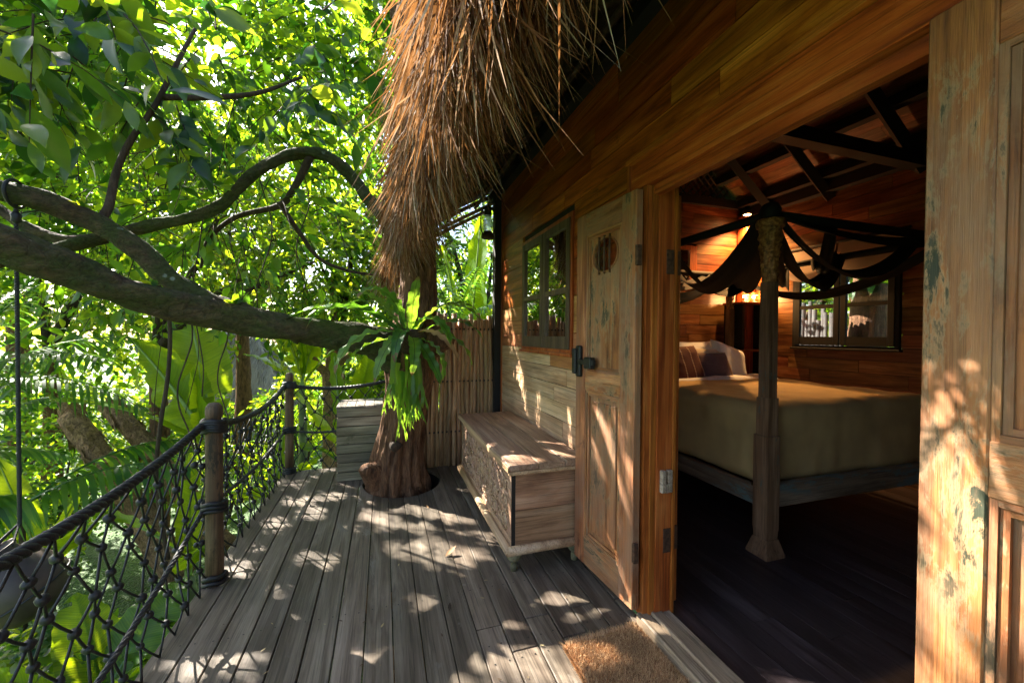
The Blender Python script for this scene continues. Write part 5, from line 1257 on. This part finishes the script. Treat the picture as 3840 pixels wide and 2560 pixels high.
def banana(label, base, stem_top, leaves, mat=None, r=.09, group=None):
    b = Vector((base[0], base[1], GZ)); t = thing('banana_plant', label, 'plant', b, group); s = Vector(stem_top)
    if (s-b).length > .05: MB().tube(smooth_path([b, b.lerp(s, .5)+Vector((.04, .02, 0)), s], 6), list(np.linspace(r*1.25, r*.6, 13)), 12).build('stem', M['bstem'], t, True)
    for lf in leaves:
        p0, p1, w, sg = lf[:4]; rl = lf[4] if len(lf) > 4 else random.uniform(-.3, .3)
        p0 = Vector(p0)
        if (p0-s).length > .08: MB().tube(smooth_path([s, s.lerp(p0, .5)+Vector((0, 0, .05)), p0], 5), list(np.linspace(.03, .017, 11)), 8).build('stalk', M['banana_rib'], t, True)
        banana_leaf(p0, p1, w, sg, t, mat=mat, roll=rl, tears=random.choice((0, 1, 2, 3)))
    return t

banana('tall banana plant with the biggest glowing yellow green leaf behind the railing', (-2.02, 6.0), (-2.02, 5.95, -.35),
       [((-2.10, 5.95, .0), (-3.02, 6.30, 1.22), .86, .04, 1.25), ((-2.12, 6.1, .15), (-2.50, 6.5, 1.65), .66, .03, .9), ((-2.15, 6.0, .0), (-2.2, 5.95, .95), .34, .05, 1.3), ((-2.05, 5.9, -.1), (-3.7, 5.6, .55), .36, .12, .1)])
banana('dark green banana fan standing upright behind the far railing post', (-1.6, 9.0), (-1.55, 8.95, .2),
       [((-1.55, 8.95, .45), (-2.0, 8.9, 1.75), .55, .05, .5), ((-1.55, 8.95, .5), (-1.55, 9.1, 1.95), .55, .02, 0), ((-1.5, 8.95, .5), (-1.15, 8.9, 1.75), .5, .05, -.5), ((-1.5, 9, .35), (-.6, 8.8, 1.15), .45, .12), ((-1.6, 9, .3), (-2.5, 8.7, .9), .45, .12)])
banana('broad banana leaves right behind the plank box at the deck end', (-.65, 7.0), (-.65, 7.0, -.8),
       [((-.7, 7.0, -.5), (-1.45, 6.8, .55), .55, .10), ((-.62, 7.0, -.4), (-.75, 7.1, 1.0), .55, .04, .3), ((-.6, 7., -.5), (.05, 6.8, .75), .5, .08), ((-.7, 6.9, -.7), (-1.1, 6.2, -.3), .5, .1), ((-.5, 7, -.5), (-.1, 6.9, 1.3), .55, .04, -.3)])
banana('banana plant with leaves glowing between the plank box and the trunk', (.0, 8.1), (.0, 8.1, -.1),
       [((0, 8.1, .1), (-.55, 8.0, 1.1), .5, .06, .4), ((.02, 8.1, .1), (.2, 8.1, 1.5), .5, .04), ((.05, 8.1, 0), (.75, 7.9, .95), .45, .1), ((-.05, 8.1, 0), (-.8, 7.7, .5), .45, .1)])
banana('young banana plant with upright dark leaves on the lawn at lower left', (-3.5, 5.6), (-3.5, 5.6, -1.3),
       [((-3.5, 5.6, -1.1), (-3.75, 5.5, .0), .34, .02, .8), ((-3.45, 5.6, -1.1), (-3.0, 5.6, -.15), .30, .05), ((-3.55, 5.6, -1.1), (-4.2, 5.5, -.3), .32, .05), ((-3.4, 5.5, -1.2), (-2.7, 5.2, -.6), .3, .1)])
banana('low clump of wide flat leaves close below the net at lower left', (-1.95, 3.6), (-1.9, 3.55, -1.5),
       [((-1.9, 3.55, -1.3), (-1.55, 3.0, -.85), .5, .08), ((-1.95, 3.6, -1.3), (-2.55, 3.35, -.9), .45, .1), ((-1.9, 3.6, -1.3), (-1.6, 4.1, -.8), .42, .1), ((-1.9, 3.6, -1.35), (-2.3, 4.0, -.75), .4, .1)])
banana('sunlit broad leaves in the bed halfway along the railing', (-1.9, 4.9), (-1.9, 4.9, -1.2),
       [((-1.9, 4.9, -1.0), (-2.6, 4.7, -.35), .40, .1), ((-1.85, 4.9, -1.0), (-1.2, 4.8, -.45), .36, .1), ((-1.9, 4.95, -1.0), (-2.0, 5.2, .0), .36, .04), ((-1.9, 4.85, -1.1), (-1.6, 4.4, -.7), .34, .1)])
banana('banana leaves on the lawn seen through the far side of the net', (-1.45, 6.2), (-1.45, 6.2, -1.1),
       [((-1.45, 6.2, -.9), (-1.95, 6.0, -.2), .4, .08), ((-1.4, 6.2, -.9), (-1.25, 6.2, .2), .4, .04), ((-1.4, 6.2, -1.), (-.8, 6.0, -.35), .4, .1), ((-1.45, 6.1, -1.), (-1.7, 5.5, -.6), .36, .1)])
banana('banana plant with huge upright leaf between the trunk and the cabin corner', (1.25, 6.3), (1.3, 6.2, .6),
       [((1.30, 6.2, .8), (1.45, 6.1, 3.1), .60, .02, .25), ((1.25, 6.2, .8), (.9, 6.3, 2.7), .5, .04), ((1.35, 6.2, .8), (1.9, 6.0, 2.3), .5, .1), ((1.25, 6.2, .7), (.5, 6.0, 1.8), .42, .15)])

def palm_frond(base, tip, arch, nl, ll, parent, droop=.6, lw=.034):
    base, tip = Vector(base), Vector(tip); d = tip-base; L = d.length
    P = [base + d*q + Vector((0, 0, arch*L*4*q*(1-q))) for q in np.linspace(0, 1, 24)]
    mb = MB(); mb.tube(P, list(np.linspace(.014, .004, 24)), 5)
    side = Vector((-d.y, d.x, 0)).normalized()
    for i in range(nl):
        q = .12 + .86*i/nl; k = q*23; a = int(k); p = P[a].lerp(P[min(a+1, 23)], k-a); tan = (P[min(a+1, 23)]-P[max(a-1, 0)]).normalized()
        l = ll*sin(pi*(q*.82+.14))*random.uniform(.85, 1.1)
        for s in (-1, 1):
            dr = (tan*.65 + side*s + Vector((0, 0, random.uniform(-.05, .3)))).normalized(); w = lw*random.uniform(.8, 1.2)
            nrm = dr.cross(Vector((0, 0, 1))).normalized(); i0 = len(mb.v); K = 5
            for j in range(K):
                u = j/(K-1); c = p + dr*l*u + Vector((0, 0, -droop*l*u*u)); ww = w*.5*(.5+1.6*u if u < .3 else 1.0 if u < .6 else (1-u)*2.4+.03)
                mb.v += [c-nrm*ww+Vector((0, 0, ww*.3)), c+nrm*ww+Vector((0, 0, ww*.3))]
            mb.f += [(i0+2*j, i0+2*j+1, i0+2*j+3, i0+2*j+2) for j in range(K-1)]
    return mb.build('frond', M['palm'], parent, True)
def palm(label, base, top, fr, trunk_r=.06, nl=26):
    t = thing('palm', label, 'palm', (base[0], base[1], GZ)); top = Vector(top)
    MB().tube(smooth_path([(base[0], base[1], GZ-.1), ((base[0]+top.x)/2, (base[1]+top.y)/2+.05, (GZ+top.z)/2), top], 8), list(np.linspace(trunk_r*1.3, trunk_r*.7, 17)), 10).build('trunk', M['bark_d'], t, True)
    for f in fr: palm_frond(top, Vector(f[:3]), f[3], nl, f[4], t, f[5] if len(f) > 5 else .6, f[6] if len(f) > 6 else .034)
palm('feathery dark palm crowding in from the left edge below the bough', (-4.5, 5.7), (-4.35, 5.6, .55),
     [(-2.6, 5.1, 1.0, .15, .55), (-2.5, 5.6, .35, .20, .5), (-3.0, 4.6, .75, .2, .5), (-3.1, 5.0, 1.75, .08, .5), (-3.6, 4.9, 2.0, .08, .5), (-3.3, 4.4, .1, .2, .45), (-2.9, 6.4, 1.2, .15, .5), (-4.6, 4.9, 1.9, .1, .5), (-3.8, 4.5, 1.3, .15, .5), (-3.3, 5.8, 2.2, .1, .5)])
palm('second dark palm at far left with long narrow leaflets', (-3.9, 4.3), (-3.8, 4.3, -.2),
     [(-2.7, 4.5, .75, .12, .45), (-2.75, 4.0, .35, .2, .45), (-2.9, 3.9, 1.0, .1, .45), (-3.3, 4.0, 1.35, .08, .45), (-2.8, 4.9, .1, .25, .4), (-3.2, 3.6, .4, .2, .4)])
palm('low palm frond plant arching over the lawn with drooping leaflets', (-3.3, 5.0), (-3.25, 5.0, -.35), [(-1.9, 5.1, -.15, .14, .40, 1.3, .05), (-3.1, 4.3, -.2, .2, .35, 1.2, .05), (-2.2, 5.8, .0, .14, .35, 1.2, .05)], .03, 18)
palm('spiky palm with narrow leaves rising behind the stick fence', (.95, 5.8), (.95, 5.7, 1.35),
     [(.2, 5.3, 1.75, .15, .35), (1.6, 5.2, 1.7, .15, .35), (.6, 5.0, 2.0, .12, .35), (1.2, 5.1, 2.2, .1, .35), (.9, 6.2, 2.4, .05, .35), (.35, 5.7, 2.2, .1, .35), (1.5, 5.6, 2.4, .1, .35)], .05, 18)
palm('yellow lit palm far behind the forked bare tree', (-.3, 10.8), (-.3, 10.8, .3),
     [(-1.4, 10.6, .7, .2, .55), (.8, 10.5, .6, .2, .55), (-.8, 10.4, 1.5, .1, .55), (.3, 10.5, 1.5, .1, .55), (-1.2, 10.2, -.2, .3, .5), (.6, 10.2, -.3, .3, .5), (-.3, 10.2, .0, .3, .5)], .07, 26)

def strap_clump(label, c, n, L, mat, spread=1.0):
    t = thing('strap_leaf_clump', label, 'plant', c); mb = MB(); c = Vector(c)
    for k in range(n):
        a = random.uniform(0, 2*pi); l = L*random.uniform(.6, 1.1); up_ = random.uniform(.5, 1.3); w = random.uniform(.010, .018); b = c + Vector((random.gauss(0, .16*spread), random.gauss(0, .16*spread), 0))
        h = Vector((cos(a), sin(a), 0)); s = Vector((-sin(a), cos(a), 0)); i0 = len(mb.v); K = 6
        for j in range(K):
            u = j/(K-1); p = b + h*l*u*.7 + Vector((0, 0, l*(up_*u - 1.0*u*u))); ww = w*(1-.9*u**2)
            mb.v += [p-s*ww, p+s*ww]
        mb.f += [(i0+2*j, i0+2*j+1, i0+2*j+3, i0+2*j+2) for j in range(K-1)]
    mb.build('leaves', mat, t, True)['kind'] = 'stuff'
for k, (x, y, n, L, lb) in enumerate(((-1.5, 2.9, 150, .75, 'dark strappy clump right under the net nearest the camera'), (-1.3, 3.5, 150, .75, 'dark strappy clump below the first railing post'), (-1.55, 4.3, 140, .7, 'dark strappy clump just past the first railing post'), (-2.4, 4.1, 120, .7, 'strappy clump left of the railing bed on the lawn edge'), (-1.25, 5.0, 120, .65, 'strappy clump beside the far end of the deck'), (-1.75, 2.45, 150, .8, 'dark strappy clump at the bottom left corner below the net'), (-2.1, 3.2, 150, .8, 'dark strappy clump below the hanging pot'), (-2.9, 4.6, 130, .8, 'dark strappy clump under the low arching palm frond'))):
    strap_clump(lb, (x, y, GZ+.05 if k in (3, 4) else -1.75), n, L*1.2, M['palm'])

def bush(label, c, rad, n, mat, leaf=.09, name='shrub', cat='shrub', n_leaf=9, Wd=.5, simple=False):
    t = thing(name, label, cat, (c[0], c[1], GZ))
    for k in range(5):
        a = 2*pi*k/5 + c[0]
        MB().tube(smooth_path([(c[0], c[1], GZ), (c[0]+.15*cos(a), c[1]+.15*sin(a), (GZ+c[2])/2), (c[0]+rad[0]*.5*cos(a), c[1]+rad[1]*.5*sin(a), c[2])], 4), [.03, .028, .026, .024, .022, .02, .018, .015, .01], 6).build('stem', M['bark_d'], t, True)
    crown('foliage', t, mat, [(c, rad, n)], leaf, n_leaf, .35, simple, stems=False, Wd=Wd)
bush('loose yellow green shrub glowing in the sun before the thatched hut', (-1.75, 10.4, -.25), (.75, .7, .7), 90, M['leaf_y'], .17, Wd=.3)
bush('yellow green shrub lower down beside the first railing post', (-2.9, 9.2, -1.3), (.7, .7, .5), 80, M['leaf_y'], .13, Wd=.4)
bush('dense small leaved dark shrub behind the broken trunks', (-4.6, 7.6, -.7), (1.5, 1.0, 1.1), 420, M['leaf'], .085)
bush('rounded green shrub at the left edge of the lawn', (-6.3, 9.2, -.6), (1.5, 1.2, 1.4), 420, M['leaf'], .10)
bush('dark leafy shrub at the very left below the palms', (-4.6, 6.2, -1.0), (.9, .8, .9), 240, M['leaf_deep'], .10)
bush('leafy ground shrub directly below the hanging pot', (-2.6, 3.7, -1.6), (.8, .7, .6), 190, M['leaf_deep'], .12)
bush('leafy ground shrub below the middle of the net', (-1.9, 4.2, -1.7), (.7, .7, .5), 160, M['leaf'], .12)
bush('green shrub on the far side of the lawn left of the hut', (-6.2, 13.2, -.8), (1.9, 1.2, 1.3), 380, M['leaf_y'], .13)
bush('green shrub on the far side of the lawn under the hut roof', (-3.2, 13.5, -1.3), (1.4, 1.0, .9), 260, M['leaf'], .13)
bush('bright shrub behind the far railing', (-.9, 12.2, -.4), (1.5, 1., 1.2), 300, M['leaf_y'], .14)
bush('leafy shrub growing tall behind the stick fence', (.7, 7.6, .4), (1.0, .8, 1.4), 300, M['leaf'], .12)
bush('bushy plant outside the small head window', (4.6, 6.0, 1.6), (1.6, 1., 1.5), 420, M['leaf'], .12)
bush('sunny shrub seen through the back window of the room', (8.0, 4.9, .9), (1.3, 2.2, 1.7), 520, M['leaf_y'], .14)

def tree(label, base, trunk_h, blobs, mat, leaf, r=.14, simple=False, lean=(0, 0), n_leaf=10, tl=.6):
    t = thing('broadleaf_tree', label, 'tree', (base[0], base[1], GZ))
    tp = Vector((base[0]+lean[0], base[1]+lean[1], trunk_h))
    limb('trunk', t, [(base[0], base[1], GZ-.2), (base[0]+lean[0]*.4+.05, base[1]+lean[1]*.4, (GZ+trunk_h)/2), tuple(tp)], [r*1.2, r, r*.75], M['bark'], 12, 8, .12)
    for i, (c, rad, n) in enumerate(blobs):
        c = Vector(c); limb('limb', t, [tuple(tp-Vector((0, 0, .1))), tuple(tp.lerp(c, .5)+Vector((.1, -.1, .12))), tuple(c)], [r*.6, r*.4, r*.15], M['bark_d'], 8, 6, .12)
    crown('crown', t, mat, blobs, leaf, n_leaf, tl, simple, stems=not simple)
tree('sunlit yellow green tree filling the view just behind the long bough', (-3.7, 8.4), 1.1, [((-2.2, 7.6, 2.2), (1.3, 1.0, 1.0), 130), ((-3.6, 8.2, 2.3), (1.4, 1., 1.1), 142), ((-1.1, 7.8, 2.6), (1.1, .9, 1.0), 105), ((-2.6, 8.2, 3.6), (1.4, 1.1, .9), 117)], M['leaf_y'], .13)
tree('green tree behind the arched bough in the middle of the garden', (-1.0, 10.2), 1.2, [((-1.4, 10.0, 3.0), (1.6, 1.2, 1.5), 155), ((.3, 10.0, 3.3), (1.5, 1.2, 1.6), 148), ((-.6, 10.3, 5.0), (1.7, 1.3, 1.3), 148)], M['leaf'], .21, simple=False)
tree('tree at the left side of the garden beyond the palms', (-6.2, 10.2), 1.0, [((-5.6, 9.8, 2.0), (1.6, 1.2, 1.4), 161), ((-6.8, 10.6, 3.4), (1.7, 1.4, 1.4), 161), ((-5.2, 10.6, 3.8), (1.6, 1.3, 1.3), 148)], M['leaf'], .21, simple=False)
tree('high tree with its crown over the centre of the garden', (-3.6, 12.4), 2.2, [((-3.9, 12.2, 4.2), (2., 1.5, 1.5), 186), ((-2.2, 12.5, 5.6), (2., 1.5, 1.5), 186), ((-5.3, 12.8, 6.4), (2.2, 1.6, 1.5), 186)], M['leaf_y'], .24, .18, simple=True)
tree('leafy tree behind the cabin corner and stick fence', (2.0, 9.2), .8, [((1.2, 8.8, 2.2), (1.3, 1., 1.3), 155), ((2.4, 9.0, 3.2), (1.4, 1.1, 1.4), 148), ((1.2, 9.4, 4.4), (1.5, 1.1, 1.2), 124)], M['leaf'], .14)
tree('leaning tree at the far left edge with high crown', (-8.2, 12.5), 2.6, [((-8.0, 12.2, 4.6), (2., 1.6, 1.6), 186), ((-7.6, 11.6, 6.8), (2.1, 1.7, 1.5), 186)], M['leaf'], .24, .2, simple=True)
tree('tree outside the back window with sunny small leaves', (7.3, 5.9), 1.2, [((7.4, 5.6, 2.6), (1.4, 1.6, 1.5), 204), ((7.3, 3.6, 3.2), (1.3, 1.3, 1.2), 136)], M['leaf_y'], .15)
# bare forked tree
def fork_tree():
    t = thing('forked_tree', 'bare pale forked trunk standing behind the far railing', 'tree', (-1.16, 9.8, GZ))
    limb('trunk', t, [(-1.16, 9.8, GZ-.1), (-1.14, 9.8, -.6), (-1.16, 9.8, .42)], [.15, .13, .13], M['bark_b'], 14, 8, .1)
    for p in ([(-1.45, 9.75, .75), (-1.65, 9.7, 1.4), (-1.6, 9.8, 2.4)], [(-1.12, 9.8, .9), (-1.05, 9.9, 1.6), (-1.1, 10., 2.6)], [(-.85, 9.75, .72), (-.55, 9.7, 1.0), (-.35, 9.8, 1.6)]):
        limb('limb', t, [(-1.16, 9.8, .36)] + p, [.10, .08, .065, .04], M['bark_b'], 10, 7, .1)
    crown('crown', t, M['leaf'], [((-1.1, 9.8, 2.9), (1.1, .6, .7), 120)], .17, 9, .4, True, stems=False)
fork_tree()
# broken trunks
def broken(label, a, b, r, mat):
    t = thing('broken_trunk', label, 'trunk', b); a, b = Vector(a), Vector(b)
    limb('stem', t, [tuple(b), tuple(b.lerp(a, .5)+Vector((.03, 0, .04))), tuple(a)], [r*1.15, r, r*.9], mat, 18, 10, .25)
    d = (a-b).normalized(); L = (a-b).length; e1 = d.cross(Vector((0, 0, 1))).normalized(); e2 = d.cross(e1)
    for k in range(16):
        an = k*2.4; rr = r*random.uniform(.3, .95); s = (e1*cos(an)+e2*sin(an))*rr; l = random.uniform(.06, .34); w = e1*-sin(an)*.035+e2*cos(an)*.035
        MB().add([a+s-d*.1-w, a+s-d*.1+w, a+s*.9+d*l*.7+w*.6, a+s*.85+d*l, a+s*.95+d*l*.6-w*.5], [(0, 1, 2, 3, 4)]).build('splinter', mat, t)
    for k in range(110):
        q = random.random(); p = b.lerp(a, q)+Vector((.03, 0, .04))*(4*q*(1-q)); an = random.uniform(0, 6.28); o_ = e1*cos(an)+e2*sin(an); w = (e2*cos(an)-e1*sin(an))*random.uniform(.02, .055); l = random.uniform(.12, .34)*random.choice((-1, 1)); s0 = o_*r*.97
        MB().add([p+s0-w, p+s0+w, p+o_*r*1.06+d*l*.5+w*.9, p+o_*r*random.uniform(1.15, 1.6)+d*l, p+o_*r*1.05+d*l*.5-w], [(0, 1, 2, 4), (2, 3, 4)]).build('bark_flake', mat, t)
broken('leaning broken trunk with pale shredded splintered top', (-3.72, 6.45, .25), (-2.2, 5.45, -1.5), .13, M['bark_b'])
broken('second leaning shaggy trunk behind the splintered one', (-3.55, 7.0, .20), (-1.9, 5.85, -1.4), .12, M['bark_b'])

def build_hut():
    c = (-5.2, 17.2); t = thing('thatched_hut', 'distant hut with shaggy grey thatched roof across the lawn', 'hut', (*c, GZ))
    MB().box(c[0]-1.7, c[0]+1.9, c[1]-1.5, c[1]+1.6, GZ, -1.2).build('wall', plain('hut wall', (.24, .20, .16), .8), t)
    for dx in (-1.75, -.2, 1.95): MB().tube([(c[0]+dx, c[1]-1.75, GZ), (c[0]+dx, c[1]-1.75, -1.3)], .08, 8).build('post', M['pole'], t, True)
    MB().box(c[0]-.6, c[0]+.2, c[1]-1.53, c[1]-1.502, GZ, GZ+1.9).build('door', M['frame'], t)
    # roof: hipped shell with straw
    R = [(-2.3, -2.3, -1.35), (2.3, -2.3, -1.35), (2.3, 2.3, -1.35), (-2.3, 2.3, -1.35), (-.6, 0, 1.5), (.6, 0, 1.5)]
    V = [Vector((c[0]+x, c[1]+y, z)) for x, y, z in R]; F = [(0, 1, 5, 4), (1, 2, 5), (2, 3, 4, 5), (3, 0, 4), (3, 2, 1, 0)]
    rf = MB().add(V, F).build('roof', M['hutstraw'], t)
    r = np.random.default_rng(9); N = 9000; P = []; D = []
    for quad in ((0, 1, 5, 4), (1, 2, 5, 5), (3, 0, 4, 4)):
        a, b, c_, d = [np.array(V[i]) for i in quad]; n = N//3; u, v = r.uniform(0, 1, n)[:, None], r.uniform(0, 1, n)[:, None]
        P.append((a*(1-u)+b*u)*(1-v) + (d*(1-u)+c_*u)*v); dn = ((a+b)/2-(c_+d)/2); D.append(np.tile(dn/np.linalg.norm(dn), (n, 1)))
    P = np.concatenate(P); D = np.concatenate(D); D = D + r.normal(0, .16, D.shape); L = r.uniform(.25, .6, len(P))[:, None]
    s = np.cross(D, r.normal(0, 1, D.shape)); s /= np.linalg.norm(s, axis=1, keepdims=True); s *= .010
    up_ = np.array([0, -.03, .04])
    VV = np.stack([P-s, P+s, P+D*L+up_], 1).reshape(-1, 3)
    link_obj('straw', tri_mesh('straw', VV, np.arange(len(VV)).reshape(-1, 3)), M['hutstraw'], rf)['kind'] = 'stuff'
t = NT('grey straw'); g = t.n('ShaderNodeNewGeometry')
cc = t.ramp(g.outputs['Random Per Island'], [(.1, (.10, .08, .065)), (.5, (.24, .205, .175)), (.9, (.40, .36, .33))])
M['hutstraw'] = t.done(t.n('ShaderNodeBsdfPrincipled', {'Base Color': cc, 'Roughness': .85}).outputs[0])
build_hut()
# boulder on the lawn
bm = bmesh.new(); bmesh.ops.create_icosphere(bm, subdivisions=4, radius=1)
for v in bm.verts:
    v.co *= 1 + .25*noise.noise(v.co*1.3) + .06*noise.noise(v.co*5); v.co = Vector((v.co.x*.75, v.co.y*.5, v.co.z*.55)) + Vector((-3.4, 14.0, GZ+.25))
me = bpy.data.meshes.new('boulder'); bm.to_mesh(me); bm.free()
tag(link_obj('boulder', me, plain('grey stone', (.22, .22, .24), .8, var=.3, scale=4, bump=.5), None, True), 'grey boulder on the lawn below the hut', 'rock')

# outside the back window: stick fence, trunk with a fern
def back_garden():
    t = thing('weathered_stick_fence', 'grey uneven stick fence outside the back window of the room', 'fence', (5.4, 3.8, GZ))
    y = 3.46
    while y < 4.6:
        r = random.uniform(.022, .034)
        n = 5; z1 = 1.68+random.uniform(-.16, .16)
        MB().tube([(5.4+random.uniform(-.02, .02), y+random.uniform(-.012, .012), GZ+(z1-GZ)*i/(n-1)) for i in range(n)], r, 8).build('stick', M['stick_g'], t, True); y += 2*r+.002
    MB().tube([(5.44, 3.44, 1.3), (5.44, 4.7, 1.3)], .02, 7).build('cross_pole', M['stick_g'], t, True)
    t2 = thing('window_tree', 'brown tree trunk outside the right half of the back window', 'tree', (5.75, 3.30, GZ))
    limb('trunk', t2, [(5.75, 3.40, GZ), (5.72, 3.40, .5), (5.75, 3.38, 1.6), (5.8, 3.3, 3.5)], [.24, .20, .18, .15], M['bark'], 24, 10, .12)
    crown('crown', t2, M['leaf'], [((6., 3.4, 3.6), (1.2, 1.2, .8), 160)], .14, 9, .4, True, stems=False)
    c = Vector((5.55, 3.28, 1.95)); t3 = thing('window_fern', 'strap leaved fern hanging on the trunk outside the back window', 'fern', c)
    for k in range(16):
        az = random.uniform(100, 330); place_frond(frond(random.uniform(.4, .6), .10, random.uniform(.0, .9), random.uniform(1.6, 2.6), 5, .25), 'frond', c, radians(az), random.uniform(-.3, .3), M['fern'], t3)
    MB().lathe([(.03, -.14), (.12, -.08), (.13, .0), (.05, .05)], c, 12).build('root_ball', M['bark_d'], t3, True)
back_garden()

# far wood closing the view on all sides in sight
def far_wood():
    r = np.random.default_rng(21); N = 30000
    az = r.uniform(radians(-100), radians(100), N); d = r.uniform(19, 27, N); P = np.stack([d*np.sin(az), d*np.cos(az), np.zeros(N)], 1)
    top = 5.6 + 2.0*np.sin(az*9) + 1.5*np.sin(az*23+1)
    P[:, 2] = GZ + (top-GZ)*r.uniform(0, 1, N)**.9
    D = r.normal(0, 1, (N, 3)); D[:, 2] -= .4
    v, f = leaves_at(P, D, r.uniform(.22, .5, N), leaf_tpl(1, .6, simple=True), .8, True, r)
    o = link_obj('far_wood', tri_mesh('far_wood', v, f), M['leaf_far'], None, True); o['kind'] = 'stuff'; tag(o, 'mass of far green foliage closing off the garden all round', 'wood')
far_wood()

# small things on the deck: screw heads and leaf litter
def deck_details():
    deck = bpy.data.objects['deck']; mb = MB(); x = -.885; k = 0
    while x < 1.13:
        for y in (.13, 1.08, 1.98, 2.83, 3.13, 1.50, 1.60, 4.15):
            if y in (1.50, 1.60) and x < .35: continue
            for dx in (.026, .086):
                cx, cy = x+dx+random.uniform(-.004, .004), y+random.uniform(-.006, .006)
                if cx < 1.12 and ((cx-HX)/HRX)**2+((cy-HY)/HRY)**2 > 1.05: mb.add([(cx+.0038*cos(a), cy+.0038*sin(a), .0022) for a in np.linspace(0, 2*pi, 7)[:-1]], [tuple(range(6))])
        x += .1165; k += 1
    mb.build('screw_heads', M['iron'], deck)['kind'] = 'stuff'
    r = np.random.default_rng(3); N = 130
    P = np.stack([r.uniform(-.85, 1.1, N), .4+r.uniform(0, 1, N)*3.7, np.full(N, .0045)], 1); D = np.concatenate([r.normal(0, 1, (N, 2)), np.zeros((N, 1))], 1)
    v, f = leaves_at(P, D, r.uniform(.008, .026, N), leaf_tpl(1, .35, .2, -.15), .1, False, r)
    o = link_obj('leaf_litter', tri_mesh('leaf_litter', v, f), M['litter'], deck, True); o['kind'] = 'stuff'
t = NT('leaf litter'); g = t.n('ShaderNodeNewGeometry')
M['litter'] = t.done(t.n('ShaderNodeBsdfPrincipled', {'Base Color': t.ramp(g.outputs['Random Per Island'], [(.1, (.05, .025, .012)), (.5, (.22, .13, .05)), (.9, (.35, .28, .13))]), 'Roughness': .7}).outputs[0])
deck_details()
